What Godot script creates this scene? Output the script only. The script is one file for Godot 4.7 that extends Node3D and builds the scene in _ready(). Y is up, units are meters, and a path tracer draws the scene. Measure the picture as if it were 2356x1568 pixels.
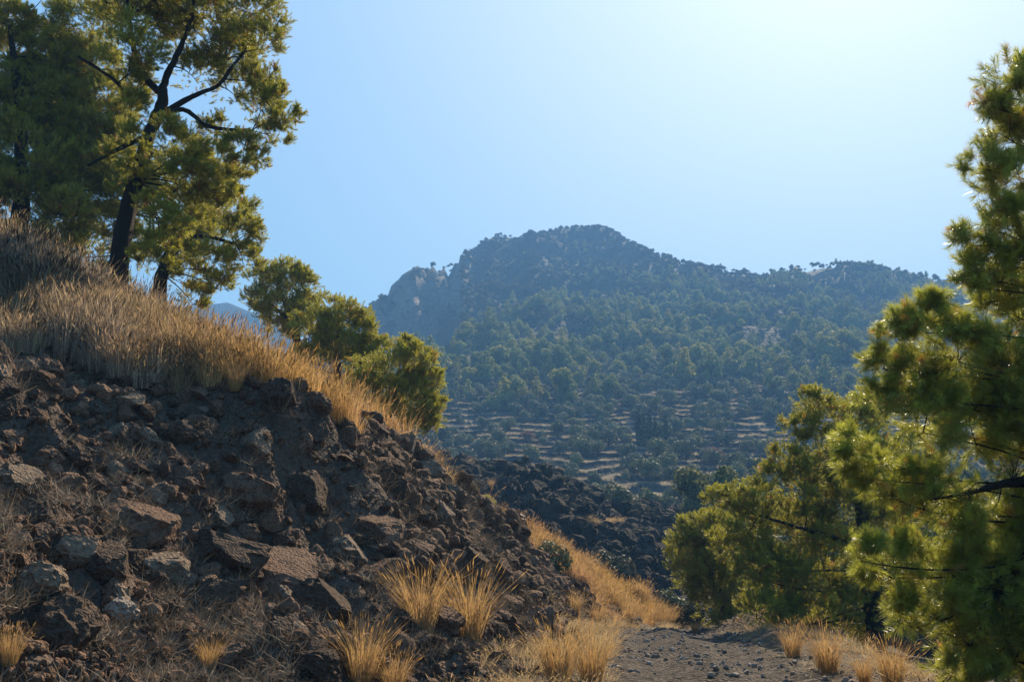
extends Node3D
# A dirt track below a rocky cutting, pines, and a terraced, wooded mountain seen against the sun.

const EYE := Vector3(0, 1.65, 0)
const PITCH := 10.4
const FOV := 40.0
const FPX := 2154.0            # focal length in pixels of a 2356 x 1568 picture
const SUN_AZ := 23.0           # degrees to the right of the view
const SUN_EL := 36.0

var rng := RandomNumberGenerator.new()
var n1 := FastNoiseLite.new()
var n2 := FastNoiseLite.new()
var n3 := FastNoiseLite.new()
var nr := FastNoiseLite.new()
var sp := sin(deg_to_rad(PITCH))
var cp := cos(deg_to_rad(PITCH))
var M := {}
var used := {}

# ---------------------------------------------------------------- naming
func numbered(called: String) -> String:
	var n: int = used.get(called, 0)
	used[called] = n + 1
	return called if n == 0 else "%s_%03d" % [called, n]

func tag(o: Node3D, label: String, category := "", group := "", kind := "") -> Node3D:
	if label != "": o.set_meta("label", label)
	if category != "": o.set_meta("category", category)
	if group != "": o.set_meta("group", group)
	if kind != "": o.set_meta("kind", kind)
	return o

func thing(called: String, label: String, category: String, at := Vector3.ZERO, group := "") -> Node3D:
	var o := Node3D.new()
	o.name = numbered(called)
	add_child(o, true)
	o.position = at
	tag(o, label, category, group)
	return o

func top_mesh(called: String, m: Mesh, mat: Material, t := Transform3D()) -> MeshInstance3D:
	var o := MeshInstance3D.new()
	o.name = numbered(called)
	o.mesh = m
	if mat: o.material_override = mat
	o.transform = t
	add_child(o, true)
	return o

func part(called: String, m: Mesh, mat: Material, parent: Node3D, t := Transform3D()) -> MeshInstance3D:
	var o := MeshInstance3D.new()
	o.name = called
	o.mesh = m
	if mat: o.material_override = mat
	o.transform = t
	parent.add_child(o, true)
	return o

func copies(called: String, m: Mesh, mat: Material, xf: Array, cols: Array, parent: Node3D = null) -> MultiMeshInstance3D:
	var mm := MultiMesh.new()
	mm.transform_format = MultiMesh.TRANSFORM_3D
	mm.use_colors = true
	mm.mesh = m
	mm.instance_count = xf.size()
	for i in xf.size():
		mm.set_instance_transform(i, xf[i])
		mm.set_instance_color(i, cols[i])
	var o := MultiMeshInstance3D.new()
	o.multimesh = mm
	o.material_override = mat
	o.set_meta("kind", "stuff")
	if parent:
		o.name = called
		parent.add_child(o, true)
	else:
		o.name = numbered(called)
		add_child(o, true)
	return o

# ---------------------------------------------------------------- the surveyor's eye
func ray(u: float, v: float) -> Vector3:
	var a := (u - 1178.0) / FPX
	var b := (784.0 - v) / FPX
	var dd := cp - b * sp
	return Vector3(a / dd, (b * cp + sp) / dd, -1.0)

func at(u: float, v: float, d: float) -> Vector3:
	return EYE + ray(u, v) * d

func proj(p: Vector3) -> Vector2:
	var q := p - EYE
	var yc := q.y * cp + q.z * sp
	var zc := -q.y * sp + q.z * cp
	if zc > -0.01: return Vector2(-9999, -9999)
	return Vector2(1178.0 + q.x / -zc * FPX, 784.0 - yc / -zc * FPX)

func hit(u: float, v: float, from := 4.0, to := 60.0) -> Vector3:
	var r := ray(u, v)
	var d := from
	while d < to:
		var p := EYE + r * d
		if p.y < G(p.x, d): return Vector3(p.x, G(p.x, d), -d)
		d += 0.05 + d * 0.003
	return EYE + r * to

# ---------------------------------------------------------------- terrain
var BD := [-40.0, 0.0, 4.0, 6.0, 8.0, 10.0, 12.5, 14.0, 15.0, 16.0, 18.0, 20.0, 22.0, 25.0, 28.0, 32.0, 36.0, 42.0, 50.0, 70.0]
var BTX := [-2.9, -2.4, -2.2, -2.0, -1.4, -0.4, 0.35, 0.45, 0.5, 0.6, 0.75, 0.9, 1.2, 2.1, 3.2, 4.5, 6.5, 9.0, 9.0, 9.0]
var BCX := [-3.4, -3.2, -3.2, -3.3, -4.3, -4.5, -3.5, -3.1, -3.1, -2.8, -2.4, -1.7, -0.45, 1.1, 1.3, 1.6, 3.5, 3.0, 2.0, 2.0]
var BCY := [0.6, 0.6, 0.6, 0.75, 1.4, 1.75, 2.3, 3.4, 3.4, 3.2, 2.95, 2.75, 1.65, 0.0, 0.0, 0.2, -1.2, -2.2, -5.0, -6.0]
var BSL := [0.7, 0.7, 0.7, 0.7, 0.65, 0.64, 0.4, 0.2, 0.3, 0.42, 0.47, 0.48, 0.48, 0.48, 0.48, 0.48, 0.46, 0.42, 0.4, 0.3]
var RD := [-40.0, 0.0, 11.0, 18.0, 25.5, 30.0, 36.0, 44.0, 60.0]
var RLX := [-0.9, -0.5, 1.05, 1.85, 2.65, 4.6, 9.0, 16.0, 30.0]
var RY := [0.6, 0.0, -0.21, -0.68, -1.38, -1.95, -2.7, -4.0, -7.0]
# far slope: tangent of elevation over distance
var ED := [30.0, 45.0, 60.0, 80.0, 110.0, 150.0, 190.0, 250.0, 340.0, 440.0, 530.0, 640.0, 760.0, 1100.0]
var EE := [-0.12, -0.105, -0.07, -0.03, 0.0, 0.045, 0.081, 0.129, 0.175, 0.222, 0.26, 0.3135, 0.345, 0.36]
# skyline: direction against tangent of elevation
var SU := [-2200.0, -600.0, 200.0, 440.0, 520.0, 590.0, 700.0, 780.0, 840.0, 880.0, 905.0, 925.0, 965.0, 1010.0, 1048.0, 1068.0, 1100.0, 1150.0, 1185.0, 1205.0, 1270.0, 1330.0, 1390.0, 1432.0, 1470.0, 1530.0, 1600.0, 1700.0, 1765.0, 1820.0, 1900.0, 2000.0, 2100.0, 2170.0, 2300.0, 2500.0, 3000.0, 4600.0]
var SV := [700.0, 690.0, 700.0, 705.0, 697.0, 722.0, 752.0, 740.0, 712.0, 680.0, 652.0, 634.0, 608.0, 592.0, 600.0, 577.0, 558.0, 538.0, 545.0, 540.0, 526.0, 521.0, 523.0, 543.0, 566.0, 592.0, 608.0, 619.0, 630.0, 612.0, 606.0, 611.0, 622.0, 638.0, 655.0, 670.0, 690.0, 720.0]
var SA := []
var SE := []
var LA := [-0.45, -0.3, -0.2, -0.08, 0.0, 0.035, 0.06, 0.1, 0.14, 0.17, 0.2, 0.25]
var LH := [0.0, 3.0, 5.6, 5.7, 5.6, 5.0, 4.0, 2.8, 2.3, 1.4, 0.4, 0.0]

func lut(xs: Array, ys: Array, x: float) -> float:
	var n := xs.size()
	if x <= xs[0]: return ys[0]
	if x >= xs[n - 1]: return ys[n - 1]
	var lo := 0
	var hi := n - 1
	while hi - lo > 1:
		var m := (lo + hi) >> 1
		if xs[m] <= x: lo = m
		else: hi = m
	var t: float = (x - xs[lo]) / (xs[hi] - xs[lo])
	return lerpf(ys[lo], ys[hi], t)

func face_share(x: float, d: float) -> float:       # 0 at the foot of the cutting, 1 at its rim
	var tx := lut(BD, BTX, d)
	var cx := lut(BD, BCX, d)
	return (tx - x) / maxf(tx - cx, 0.3)

func meadow(x: float, d: float) -> float:           # 1 where the grass above the cutting grows, 0 on the bare face
	var s := face_share(x, d)
	var p := n1.get_noise_2d(x * 5.0, d * 5.0)
	return smoothstep(0.88, 1.08, s + p * 0.25) * smoothstep(13.3, 14.1, d + p * 1.1)

func G_near(x: float, d: float) -> float:
	var w := n1.get_noise_2d(d * 3.0, 7.0) * 0.5
	var tx := lut(BD, BTX, d) + w * 0.5
	var cx := lut(BD, BCX, d) + w * 0.7
	var cy := lut(BD, BCY, d) + n1.get_noise_2d(d * 5.0, 99.0) * 0.25
	var rl := lut(RD, RLX, d)
	var ry := lut(RD, RY, d)
	var y: float
	if x > rl:                                        # the track and the ground right of it
		y = ry
		var right := x - rl - 2.5
		if right > 0.0:
			y += -0.02 * right - 0.16 * maxf(0.0, right - 1.3) - 0.05 * maxf(0.0, right - 6.0)
			y += 0.14 * smoothstep(0.1, 0.7, right) * (1.0 - smoothstep(0.9, 1.9, right))
			var q := Vector2((x - 5.7) / 1.1, (d - 23.2) / 1.3).length()
			y += 0.34 * smoothstep(1.0, 0.2, q)
		else:
			var across := (x - rl) / 2.5
			y += 0.05 * cos(across * TAU * 2.0) + n2.get_noise_2d(x * 5.0, d * 5.0) * 0.05 + n3.get_noise_2d(x * 22.0, d * 22.0) * 0.025
		y += n1.get_noise_2d(x * 4.0, d * 4.0) * 0.12 * smoothstep(-0.2, 1.2, right)
		return y
	var foot := ry + 0.06
	if x > tx:
		var t := (rl - x) / maxf(rl - tx, 0.05)
		y = ry + lerpf(0.02, 0.1, t) + sin(t * PI) * 0.05
	else:
		var s := (tx - x) / maxf(tx - cx, 0.3)
		if s < 1.0:
			var prof := s + 0.09 * sin(s * PI * 2.0) * (0.6 + n1.get_noise_2d(x * 2.0, d * 2.0))
			y = lerpf(foot + 0.04, cy, lerpf(prof, pow(clampf(prof, 0.0, 1.2), 1.5), smoothstep(17.0, 13.0, d)))
		else:
			var run := cx - x
			var k := lut(BD, BSL, d)
			y = cy + k * run * (1.0 - smoothstep(10.0, 60.0, run) * 0.6)
			y += n1.get_noise_2d(x * 1.2, d * 1.2) * 0.3 * smoothstep(0.0, 2.0, run)
	var rough := smoothstep(-0.6, 0.25, tx - x) * (1.0 - 0.65 * smoothstep(0.9, 1.25, (tx - x) / maxf(tx - cx, 0.3)) * smoothstep(13.0, 14.5, d))
	if rough > 0.01:
		var b := absf(n1.get_noise_3d(x * 6.0, d * 6.0, y * 6.0))
		y += rough * (0.75 * (absf(n1.get_noise_2d(x * 3.2 + 9.0, d * 3.2)) - 0.22) + 0.36 * (b - 0.22) + 0.2 * n2.get_noise_3d(x * 6.0, d * 6.0, y * 5.0) + 0.12 * n3.get_noise_2d(x * 17.0, d * 17.0))
	y += n2.get_noise_2d(x * 30.0, d * 30.0) * (0.012 + 0.03 * rough)
	return y

func ridge_dist(e: float) -> float:
	return lut(EE, ED, e)

func G_far_base(x: float, d: float) -> float:
	var a := x / maxf(d, 20.0)
	a = clampf(a, -1.5, 1.5)
	var es := lut(SA, SE, a)
	var wob := n1.get_noise_2d(a * 260.0, 3.0) * 0.05 + n1.get_noise_2d(a * 60.0, d * 0.25) * 0.06
	var dq := d * (1.0 + wob * smoothstep(180.0, 320.0, d))
	var dr := ridge_dist(es)
	var far_left := smoothstep(-0.2, -0.24, a)
	dr = lerpf(dr, 880.0, far_left)
	var e := lut(ED, EE, dq)
	if far_left > 0.0:
		e = lerpf(e, lut([40.0, 150.0, 300.0, 700.0, 880.0, 1000.0], [-0.1, -0.06, -0.02, 0.12, 0.23, 0.26], d), far_left)
	# the cliff at the left end of the mountain
	var cl := smoothstep(-0.045, -0.075, a + 0.012 * n1.get_noise_2d(d * 2.0, 40.0)) * (1.0 - far_left)
	if cl > 0.0:
		var top := es
		var d0 := 428.0 + n1.get_noise_2d(a * 260.0, 8.0) * 26.0 + n1.get_noise_2d(a * 900.0, 8.0) * 22.0 + absf(n2.get_noise_2d(a * 2600.0, d * 0.3)) * 18.0
		var foot := 0.155 - (a + 0.05) * 0.1
		var ec: float
		var q := (dq - d0) / 95.0
		if q < 0.0: ec = lerpf(lut(ED, EE, dq), foot, smoothstep(-220.0, 0.0, dq - d0))
		else: ec = lerpf(foot, top, pow(clampf(q, 0.0, 1.0), 0.6))
		e = lerpf(e, ec, cl)
		dr = lerpf(dr, d0 + 95.0, cl)
	var y: float
	if d <= dr:
		y = EYE.y + minf(e, es) * d
	else:
		y = EYE.y + es * dr - (d - dr) * 0.4
	# blackened lava mound on the valley floor
	var lh := lut(LA, LH, a)
	if lh > 0.0 and d < 115.0:
		var dd := d - 6.0 * n1.get_noise_2d(x * 1.3, 55.0)
		y += lh * smoothstep(47.0, 72.0, dd) * (1.0 - smoothstep(86.0, 112.0, dd)) * (1.0 + 0.25 * n1.get_noise_2d(x * 1.5, d * 1.5))
	return y

const STEP := 1.75
func terrace_zone(a: float, d: float) -> float:
	return smoothstep(104.0, 116.0, d) * (1.0 - smoothstep(275.0, 310.0, d + 30.0 * n1.get_noise_2d(a * 120.0, 11.0))) * smoothstep(-0.2, -0.12, a)

func es_at(a: float) -> float:
	return lut(SA, SE, a)

func wander(x: float, d: float) -> float:
	return 1.6 * n1.get_noise_2d(x * 0.3, d * 0.12) + 0.5 * n2.get_noise_2d(x * 0.9, d * 0.2)

func terraced(y: float, k: float, w: float) -> float:
	var q := (y + w) / STEP
	var f := floorf(q)
	var r := q - f
	var t := 0.22 * r / 0.82 if r < 0.82 else lerpf(0.22, 1.0, smoothstep(0.82, 1.0, r))
	return lerpf(y, (f + t) * STEP - w, k)

func lava_share(x: float, d: float) -> float:
	var a := x / maxf(d, 20.0)
	if d > 110.0: return 0.0
	return smoothstep(0.3, 1.2, lut(LA, LH, a)) * smoothstep(45.0, 52.0, d) * (1.0 - smoothstep(96.0, 106.0, d))

func G(x: float, d: float) -> float:
	if d < 38.0: return G_near(x, d)
	var y := G_far_base(x, d)
	var a := x / d
	var tz := terrace_zone(a, d)
	if tz > 0.0: y = terraced(y, tz, wander(x, d))
	elif d > 300.0:
		y += n1.get_noise_2d(x * 0.12, d * 0.12) * 6.0 * smoothstep(300.0, 380.0, d) * (1.0 - smoothstep(480.0, 530.0, d) * 0.6)
	var ls := lava_share(x, d)
	if ls > 0.0:
		y += ls * (1.3 * (absf(n1.get_noise_2d(x * 2.2, d * 2.2)) - 0.2) + 0.9 * (absf(n2.get_noise_2d(x * 3.0, d * 3.0)) - 0.2))
	if d < 54.0:
		var t := smoothstep(38.0, 54.0, d)
		y = lerpf(G_near(x, d), y, t)
	return y

func far_color(x: float, d: float, y: float, slope: float) -> Color:
	var a := x / d
	var k := n1.get_noise_2d(x * 0.5, d * 0.5) * 0.5 + 0.5
	var k2 := n2.get_noise_2d(x * 0.6, d * 0.6) * 0.5 + 0.5
	var scrub := Color(0.045, 0.042, 0.022).lerp(Color(0.1, 0.068, 0.044), k * k2 * 1.3)
	var rock := Color(0.075, 0.06, 0.05).lerp(Color(0.125, 0.1, 0.085), k2)
	var c := scrub.lerp(rock, smoothstep(0.9, 1.5, slope + 0.35 * (k - 0.5)))
	var tz := terrace_zone(a, d)
	if tz > 0.0:
		var flat := Color(0.24, 0.18, 0.115).lerp(Color(0.12, 0.095, 0.062), k)
		var wall := Color(0.1, 0.088, 0.075)
		c = c.lerp(flat.lerp(wall, smoothstep(0.45, 0.8, slope)), tz)
	var ls := lava_share(x, d)
	var cliff := smoothstep(-0.035, -0.055, a) * smoothstep(0.55, 1.0, slope)
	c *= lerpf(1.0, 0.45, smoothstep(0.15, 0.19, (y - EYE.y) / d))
	c = c.lerp(Color(0.15, 0.115, 0.09).lerp(Color(0.3, 0.235, 0.185), k2), cliff)
	c = c.lerp(Color(0.022, 0.02, 0.02).lerp(Color(0.05, 0.042, 0.038), k2), ls)
	return c

func grid_mesh(xs: Callable, ys: PackedFloat32Array, ncol: int, color: Callable, height: Callable) -> ArrayMesh:
	var nrow := ys.size()
	var P := PackedVector3Array(); P.resize(nrow * ncol)
	var N := PackedVector3Array(); N.resize(nrow * ncol)
	var C := PackedColorArray(); C.resize(nrow * ncol)
	for r in nrow:
		var d := ys[r]
		for c in ncol:
			var x: float = xs.call(c, d)
			P[r * ncol + c] = Vector3(x, height.call(x, d), -d)
	for r in nrow:
		for c in ncol:
			var i := r * ncol + c
			var l := P[i - 1] if c > 0 else P[i]
			var g := P[i + 1] if c < ncol - 1 else P[i]
			var b := P[i - ncol] if r > 0 else P[i]
			var f := P[i + ncol] if r < nrow - 1 else P[i]
			var n := (g - l).cross(f - b).normalized()
			if n.y < 0: n = -n
			N[i] = n
			var p := P[i]
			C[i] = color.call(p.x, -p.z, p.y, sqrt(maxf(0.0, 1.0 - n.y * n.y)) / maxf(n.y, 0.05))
	var I := PackedInt32Array(); I.resize((nrow - 1) * (ncol - 1) * 6)
	var k := 0
	for r in nrow - 1:
		for c in ncol - 1:
			var i := r * ncol + c
			I[k] = i; I[k + 1] = i + ncol; I[k + 2] = i + 1
			I[k + 3] = i + 1; I[k + 4] = i + ncol; I[k + 5] = i + ncol + 1
			k += 6
	var A := []
	A.resize(Mesh.ARRAY_MAX)
	A[Mesh.ARRAY_VERTEX] = P
	A[Mesh.ARRAY_NORMAL] = N
	A[Mesh.ARRAY_COLOR] = C
	A[Mesh.ARRAY_INDEX] = I
	var m := ArrayMesh.new()
	m.add_surface_from_arrays(Mesh.PRIMITIVE_TRIANGLES, A)
	return m

# ---------------------------------------------------------------- shapes
class Mb:
	var v := PackedVector3Array()
	var n := PackedVector3Array()
	var c := PackedColorArray()
	func tri(a: Vector3, b: Vector3, d: Vector3, na: Vector3, nb: Vector3, nd: Vector3, col: Color) -> void:
		v.append(a); v.append(b); v.append(d)
		n.append(na); n.append(nb); n.append(nd)
		c.append(col); c.append(col); c.append(col)
	func flat(a: Vector3, b: Vector3, d: Vector3, col: Color) -> void:
		var nn := (d - a).cross(b - a).normalized()
		tri(a, b, d, nn, nn, nn, col)
	func done() -> ArrayMesh:
		var A := []
		A.resize(Mesh.ARRAY_MAX)
		A[Mesh.ARRAY_VERTEX] = v
		A[Mesh.ARRAY_NORMAL] = n
		A[Mesh.ARRAY_COLOR] = c
		var m := ArrayMesh.new()
		m.add_surface_from_arrays(Mesh.PRIMITIVE_TRIANGLES, A)
		return m

func tube(b: Mb, pts: Array, rad: Array, sides: int, col := Color.WHITE, wob := 0.0) -> void:
	var rings := []
	var norms := []
	var up := Vector3(0.31, 0.2, 0.93).normalized()
	for i in pts.size():
		var p: Vector3 = pts[i]
		var q: Vector3 = pts[mini(i + 1, pts.size() - 1)]
		var o: Vector3 = pts[maxi(i - 1, 0)]
		var dir := (q - o).normalized()
		var x := dir.cross(up).normalized()
		var y := x.cross(dir)
		var ring := []
		var nn := []
		for s in sides:
			var an := TAU * s / sides
			var r: float = rad[i]
			if wob > 0.0: r *= 1.0 + wob * n2.get_noise_3d(p.x * 40.0 + cos(an) * 25.0, p.y * 14.0, sin(an) * 25.0)
			var dv := x * cos(an) + y * sin(an)
			ring.append(p + dv * r)
			nn.append(dv)
		rings.append(ring)
		norms.append(nn)
	for i in pts.size() - 1:
		for s in sides:
			var t := (s + 1) % sides
			b.tri(rings[i][s], rings[i][t], rings[i + 1][s], norms[i][s], norms[i][t], norms[i + 1][s], col)
			b.tri(rings[i][t], rings[i + 1][t], rings[i + 1][s], norms[i][t], norms[i + 1][t], norms[i + 1][s], col)

func rdir() -> Vector3:
	var z := rng.randf_range(-1, 1)
	var a := rng.randf() * TAU
	var r := sqrt(1 - z * z)
	return Vector3(r * cos(a), z, r * sin(a))

# a pine sprig along +Y: a twig with long thin needles
func sprig(length: float, needles: int, nlen: float, w: float, droop: float, fall := 0.0) -> ArrayMesh:
	var b := Mb.new()
	var tw := Color(0.55, 0.36, 0.3)
	tube(b, [Vector3.ZERO, Vector3(0.01, length * 0.5, 0), Vector3(0, length, 0)], [w * 0.9, w * 0.8, w * 0.5], 3, tw)
	for i in needles:
		var t := rng.randf()
		t = 1.0 - pow(t, 1.5) * 0.85
		var o := Vector3(0, length * t, 0)
		var az := rng.randf() * TAU
		var tilt := lerpf(1.15, 0.25, pow(t, 3.0)) * rng.randf_range(0.6, 1.25)
		var dir := Vector3(sin(tilt) * cos(az), cos(tilt), sin(tilt) * sin(az))
		var l := nlen * rng.randf_range(0.65, 1.1)
		var side := dir.cross(rdir()).normalized() * w * 0.5
		var mid := o + dir * l * 0.55
		var tip := o + dir * l + Vector3(rng.randf_range(-1, 1), rng.randf_range(-1, 1), rng.randf_range(-1, 1)) * l * 0.12 * droop + Vector3(fall, 0, 0) * l * 0.6
		var nn := side.cross(dir).normalized()
		var k := rng.randf_range(0.75, 1.2)
		var col := Color(k, k, k * rng.randf_range(0.7, 1.2))
		b.tri(o - side, mid + side, o + side, nn, nn, nn, col)
		b.tri(o - side, mid - side, mid + side, nn, nn, nn, col)
		b.tri(mid - side, tip, mid + side, nn, nn, nn, col)
	return b.done()

# a tuft of dry grass rising from the origin
func tuft(blades: int, h: float, spread: float, w: float, seeded_heads: float, lean := 0.35) -> ArrayMesh:
	var b := Mb.new()
	for i in blades:
		var az := rng.randf() * TAU
		var rr := spread * sqrt(rng.randf())
		var o := Vector3(cos(az) * rr, -0.04, sin(az) * rr)
		var hh := h * rng.randf_range(0.45, 1.1)
		var out := Vector3(cos(az + rng.randf_range(-0.9, 0.9)), 0, sin(az + rng.randf_range(-0.9, 0.9)))
		var ln := lean * rng.randf_range(0.2, 1.3) * hh
		var side := Vector3(-out.z, 0, out.x).rotated(Vector3.UP, rng.randf_range(-1.2, 1.2)) * w * 0.5
		var p1 := o + Vector3.UP * hh * 0.55 + out * ln * 0.3
		var p2 := o + Vector3.UP * hh * 0.98 + out * ln * rng.randf_range(0.8, 1.3)
		if rng.randf() < 0.25: p2.y -= hh * rng.randf_range(0.15, 0.6)
		var n := side.cross(Vector3.UP).normalized()
		var k := rng.randf_range(0.65, 1.2) * (0.5 if rng.randf() < 0.14 else 1.0)
		var col := Color(k, k * rng.randf_range(0.88, 1.05), k * rng.randf_range(0.75, 1.1))
		b.tri(o - side, p1 - side * 0.8, o + side, n, n, n, col)
		b.tri(o + side, p1 - side * 0.8, p1 + side * 0.8, n, n, n, col)
		b.tri(p1 - side * 0.8, p2, p1 + side * 0.8, n, n, n, col)
		if rng.randf() < seeded_heads:
			var d2 := (p2 - p1).normalized()
			var s2 := side * 2.4
			b.tri(p2 - d2 * 0.09 , p2 - d2 * 0.03 + s2, p2 + d2 * 0.07, n, n, n, col * 1.05)
			b.tri(p2 - d2 * 0.09, p2 + d2 * 0.07, p2 - d2 * 0.03 - s2, n, n, n, col * 1.05)
	return b.done()

# a tangle of dead twigs lying on the ground
func brush(twigs: int, size: float, w: float) -> ArrayMesh:
	var b := Mb.new()
	for i in twigs:
		var o := Vector3(rng.randf_range(-1, 1), 0, rng.randf_range(-1, 1)) * size * 0.5
		var d := rdir()
		d.y = absf(d.y) * 0.9 + 0.1
		var l := size * rng.randf_range(0.4, 1.1)
		var side := d.cross(rdir()).normalized() * w * 0.5
		var p1 := o + d * l * 0.5
		var p2 := p1 + (d + rdir() * 0.7).normalized() * l * 0.5
		var n := side.cross(d).normalized()
		var k := rng.randf_range(0.6, 1.2)
		var col := Color(k, k, k)
		b.tri(o - side, p1 - side, o + side, n, n, n, col)
		b.tri(o + side, p1 - side, p1 + side, n, n, n, col)
		b.tri(p1 - side, p2, p1 + side, n, n, n, col)
	return b.done()

var ICO_V := []
var ICO_F := []
func ico(levels: int) -> Array:
	var t := (1.0 + sqrt(5.0)) / 2.0
	var vs := [Vector3(-1, t, 0), Vector3(1, t, 0), Vector3(-1, -t, 0), Vector3(1, -t, 0), Vector3(0, -1, t), Vector3(0, 1, t), Vector3(0, -1, -t), Vector3(0, 1, -t), Vector3(t, 0, -1), Vector3(t, 0, 1), Vector3(-t, 0, -1), Vector3(-t, 0, 1)]
	for i in 12: vs[i] = vs[i].normalized()
	var fs := [[0, 11, 5], [0, 5, 1], [0, 1, 7], [0, 7, 10], [0, 10, 11], [1, 5, 9], [5, 11, 4], [11, 10, 2], [10, 7, 6], [7, 1, 8], [3, 9, 4], [3, 4, 2], [3, 2, 6], [3, 6, 8], [3, 8, 9], [4, 9, 5], [2, 4, 11], [6, 2, 10], [8, 6, 7], [9, 8, 1]]
	for l in levels:
		var seen := {}
		var nf := []
		for f in fs:
			var m := []
			for e in [[f[0], f[1]], [f[1], f[2]], [f[2], f[0]]]:
				var key := mini(e[0], e[1]) * 100000 + maxi(e[0], e[1])
				if not seen.has(key):
					seen[key] = vs.size()
					vs.append((vs[e[0]] + vs[e[1]]).normalized())
				m.append(seen[key])
			nf.append([f[0], m[0], m[2]]); nf.append([f[1], m[1], m[0]]); nf.append([f[2], m[2], m[1]]); nf.append([m[0], m[1], m[2]])
		fs = nf
	return [vs, fs]

# a broken rock of about unit radius: cut by planes, then roughened
func rock(levels: int, cuts: int, rough: float, sq := Vector3(1, 1, 1)) -> ArrayMesh:
	var base := ico(levels)
	var planes := []
	for i in cuts: planes.append([rdir(), rng.randf_range(0.5, 0.88)])
	var off := rdir() * 50.0
	var vs := []
	for v0 in base[0]:
		var v: Vector3 = v0 * 1.12
		v *= 1.0 + 0.22 * n1.get_noise_3dv(v0 * 22.0 + off)
		for p in planes:
			var dd: float = v.dot(p[0]) - p[1]
			if dd > 0.0: v -= p[0] * dd * 0.93
		v *= 1.0 + rough * n2.get_noise_3dv(v0 * 30.0 + off) + rough * 0.6 * n2.get_noise_3dv(v0 * 80.0 + off)
		vs.append(v * sq)
	var st := SurfaceTool.new()
	st.begin(Mesh.PRIMITIVE_TRIANGLES)
	for f in base[1]:
		var fn: Vector3 = ((vs[f[2]] - vs[f[0]]).cross(vs[f[1]] - vs[f[0]])).normalized()
		for i in [0, 2, 1]:
			st.set_normal(-fn)
			st.add_vertex(vs[f[i]])
	var m := st.commit()
	return m

# a distant crown made of many leaf-clump faces over several lobes
func far_crown(lobes: Array, faces: int, size: float, flatness := 0.0) -> ArrayMesh:
	var b := Mb.new()
	var total := 0.0
	for l in lobes: total += l[1] * l[1]
	for l in lobes:
		var n := int(faces * l[1] * l[1] / total)
		for i in n:
			var dir := rdir()
			var r: float = l[1] * pow(rng.randf_range(0.35, 1.0), 0.4)
			var p: Vector3 = l[0] + dir * r * Vector3(1, 1.0 - flatness, 1)
			var nn := (dir + rdir() * 0.8).normalized()
			var x := nn.cross(rdir()).normalized()
			var y := nn.cross(x)
			var s := size * rng.randf_range(0.55, 1.3)
			var k := rng.randf_range(0.75, 1.2)
			var col := Color(k, k, k * rng.randf_range(0.8, 1.15))
			b.tri(p - x * s * 0.5 - y * s * 0.3, p + y * s * 0.6, p + x * s * 0.5 - y * s * 0.3, nn, nn, nn, col)
			b.tri(p + x * s * 0.5 - y * s * 0.3, p - y * s * 0.7 + x * s * 0.1, p - x * s * 0.5 - y * s * 0.3, nn, nn, nn, col)
	return b.done()

# ---------------------------------------------------------------- materials
func noise_tex(freq: float, lo: float, hi: float, oct := 5, sd := 1, kind := FastNoiseLite.TYPE_SIMPLEX_SMOOTH, size := 512) -> NoiseTexture2D:
	var f := FastNoiseLite.new()
	f.noise_type = kind
	f.frequency = freq
	f.fractal_octaves = oct
	f.seed = sd
	var t := NoiseTexture2D.new()
	t.width = size
	t.height = size
	t.seamless = true
	t.noise = f
	var g := Gradient.new()
	g.set_color(0, Color(lo, lo, lo))
	g.set_color(1, Color(hi, hi, hi))
	t.color_ramp = g
	return t

func mat(called: String, c: Color, rough: float) -> StandardMaterial3D:
	var m := StandardMaterial3D.new()
	m.resource_name = called
	m.albedo_color = c.linear_to_srgb()
	m.roughness = rough
	m.metallic_specular = 0.35
	M[called] = m
	return m

func leafy(called: String, c: Color, through: float, rough := 0.55, spec := 0.4) -> StandardMaterial3D:
	var m := mat(called, c, rough)
	m.vertex_color_use_as_albedo = true
	m.cull_mode = BaseMaterial3D.CULL_DISABLED
	m.backlight_enabled = true
	m.backlight = Color(through, through, through).linear_to_srgb()
	m.metallic_specular = spec
	return m

func stony(called: String, c: Color, scale: float, bump: float, vcol := true) -> StandardMaterial3D:
	var m := mat(called, c, 0.92)
	m.vertex_color_use_as_albedo = vcol
	m.albedo_texture = M["_grain"]
	m.heightmap_enabled = true
	m.heightmap_texture = M["_pits"]
	m.heightmap_scale = bump
	m.uv1_triplanar = true
	m.uv1_world_triplanar = true
	m.uv1_scale = Vector3.ONE * scale
	m.metallic_specular = 0.2
	return m

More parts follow.
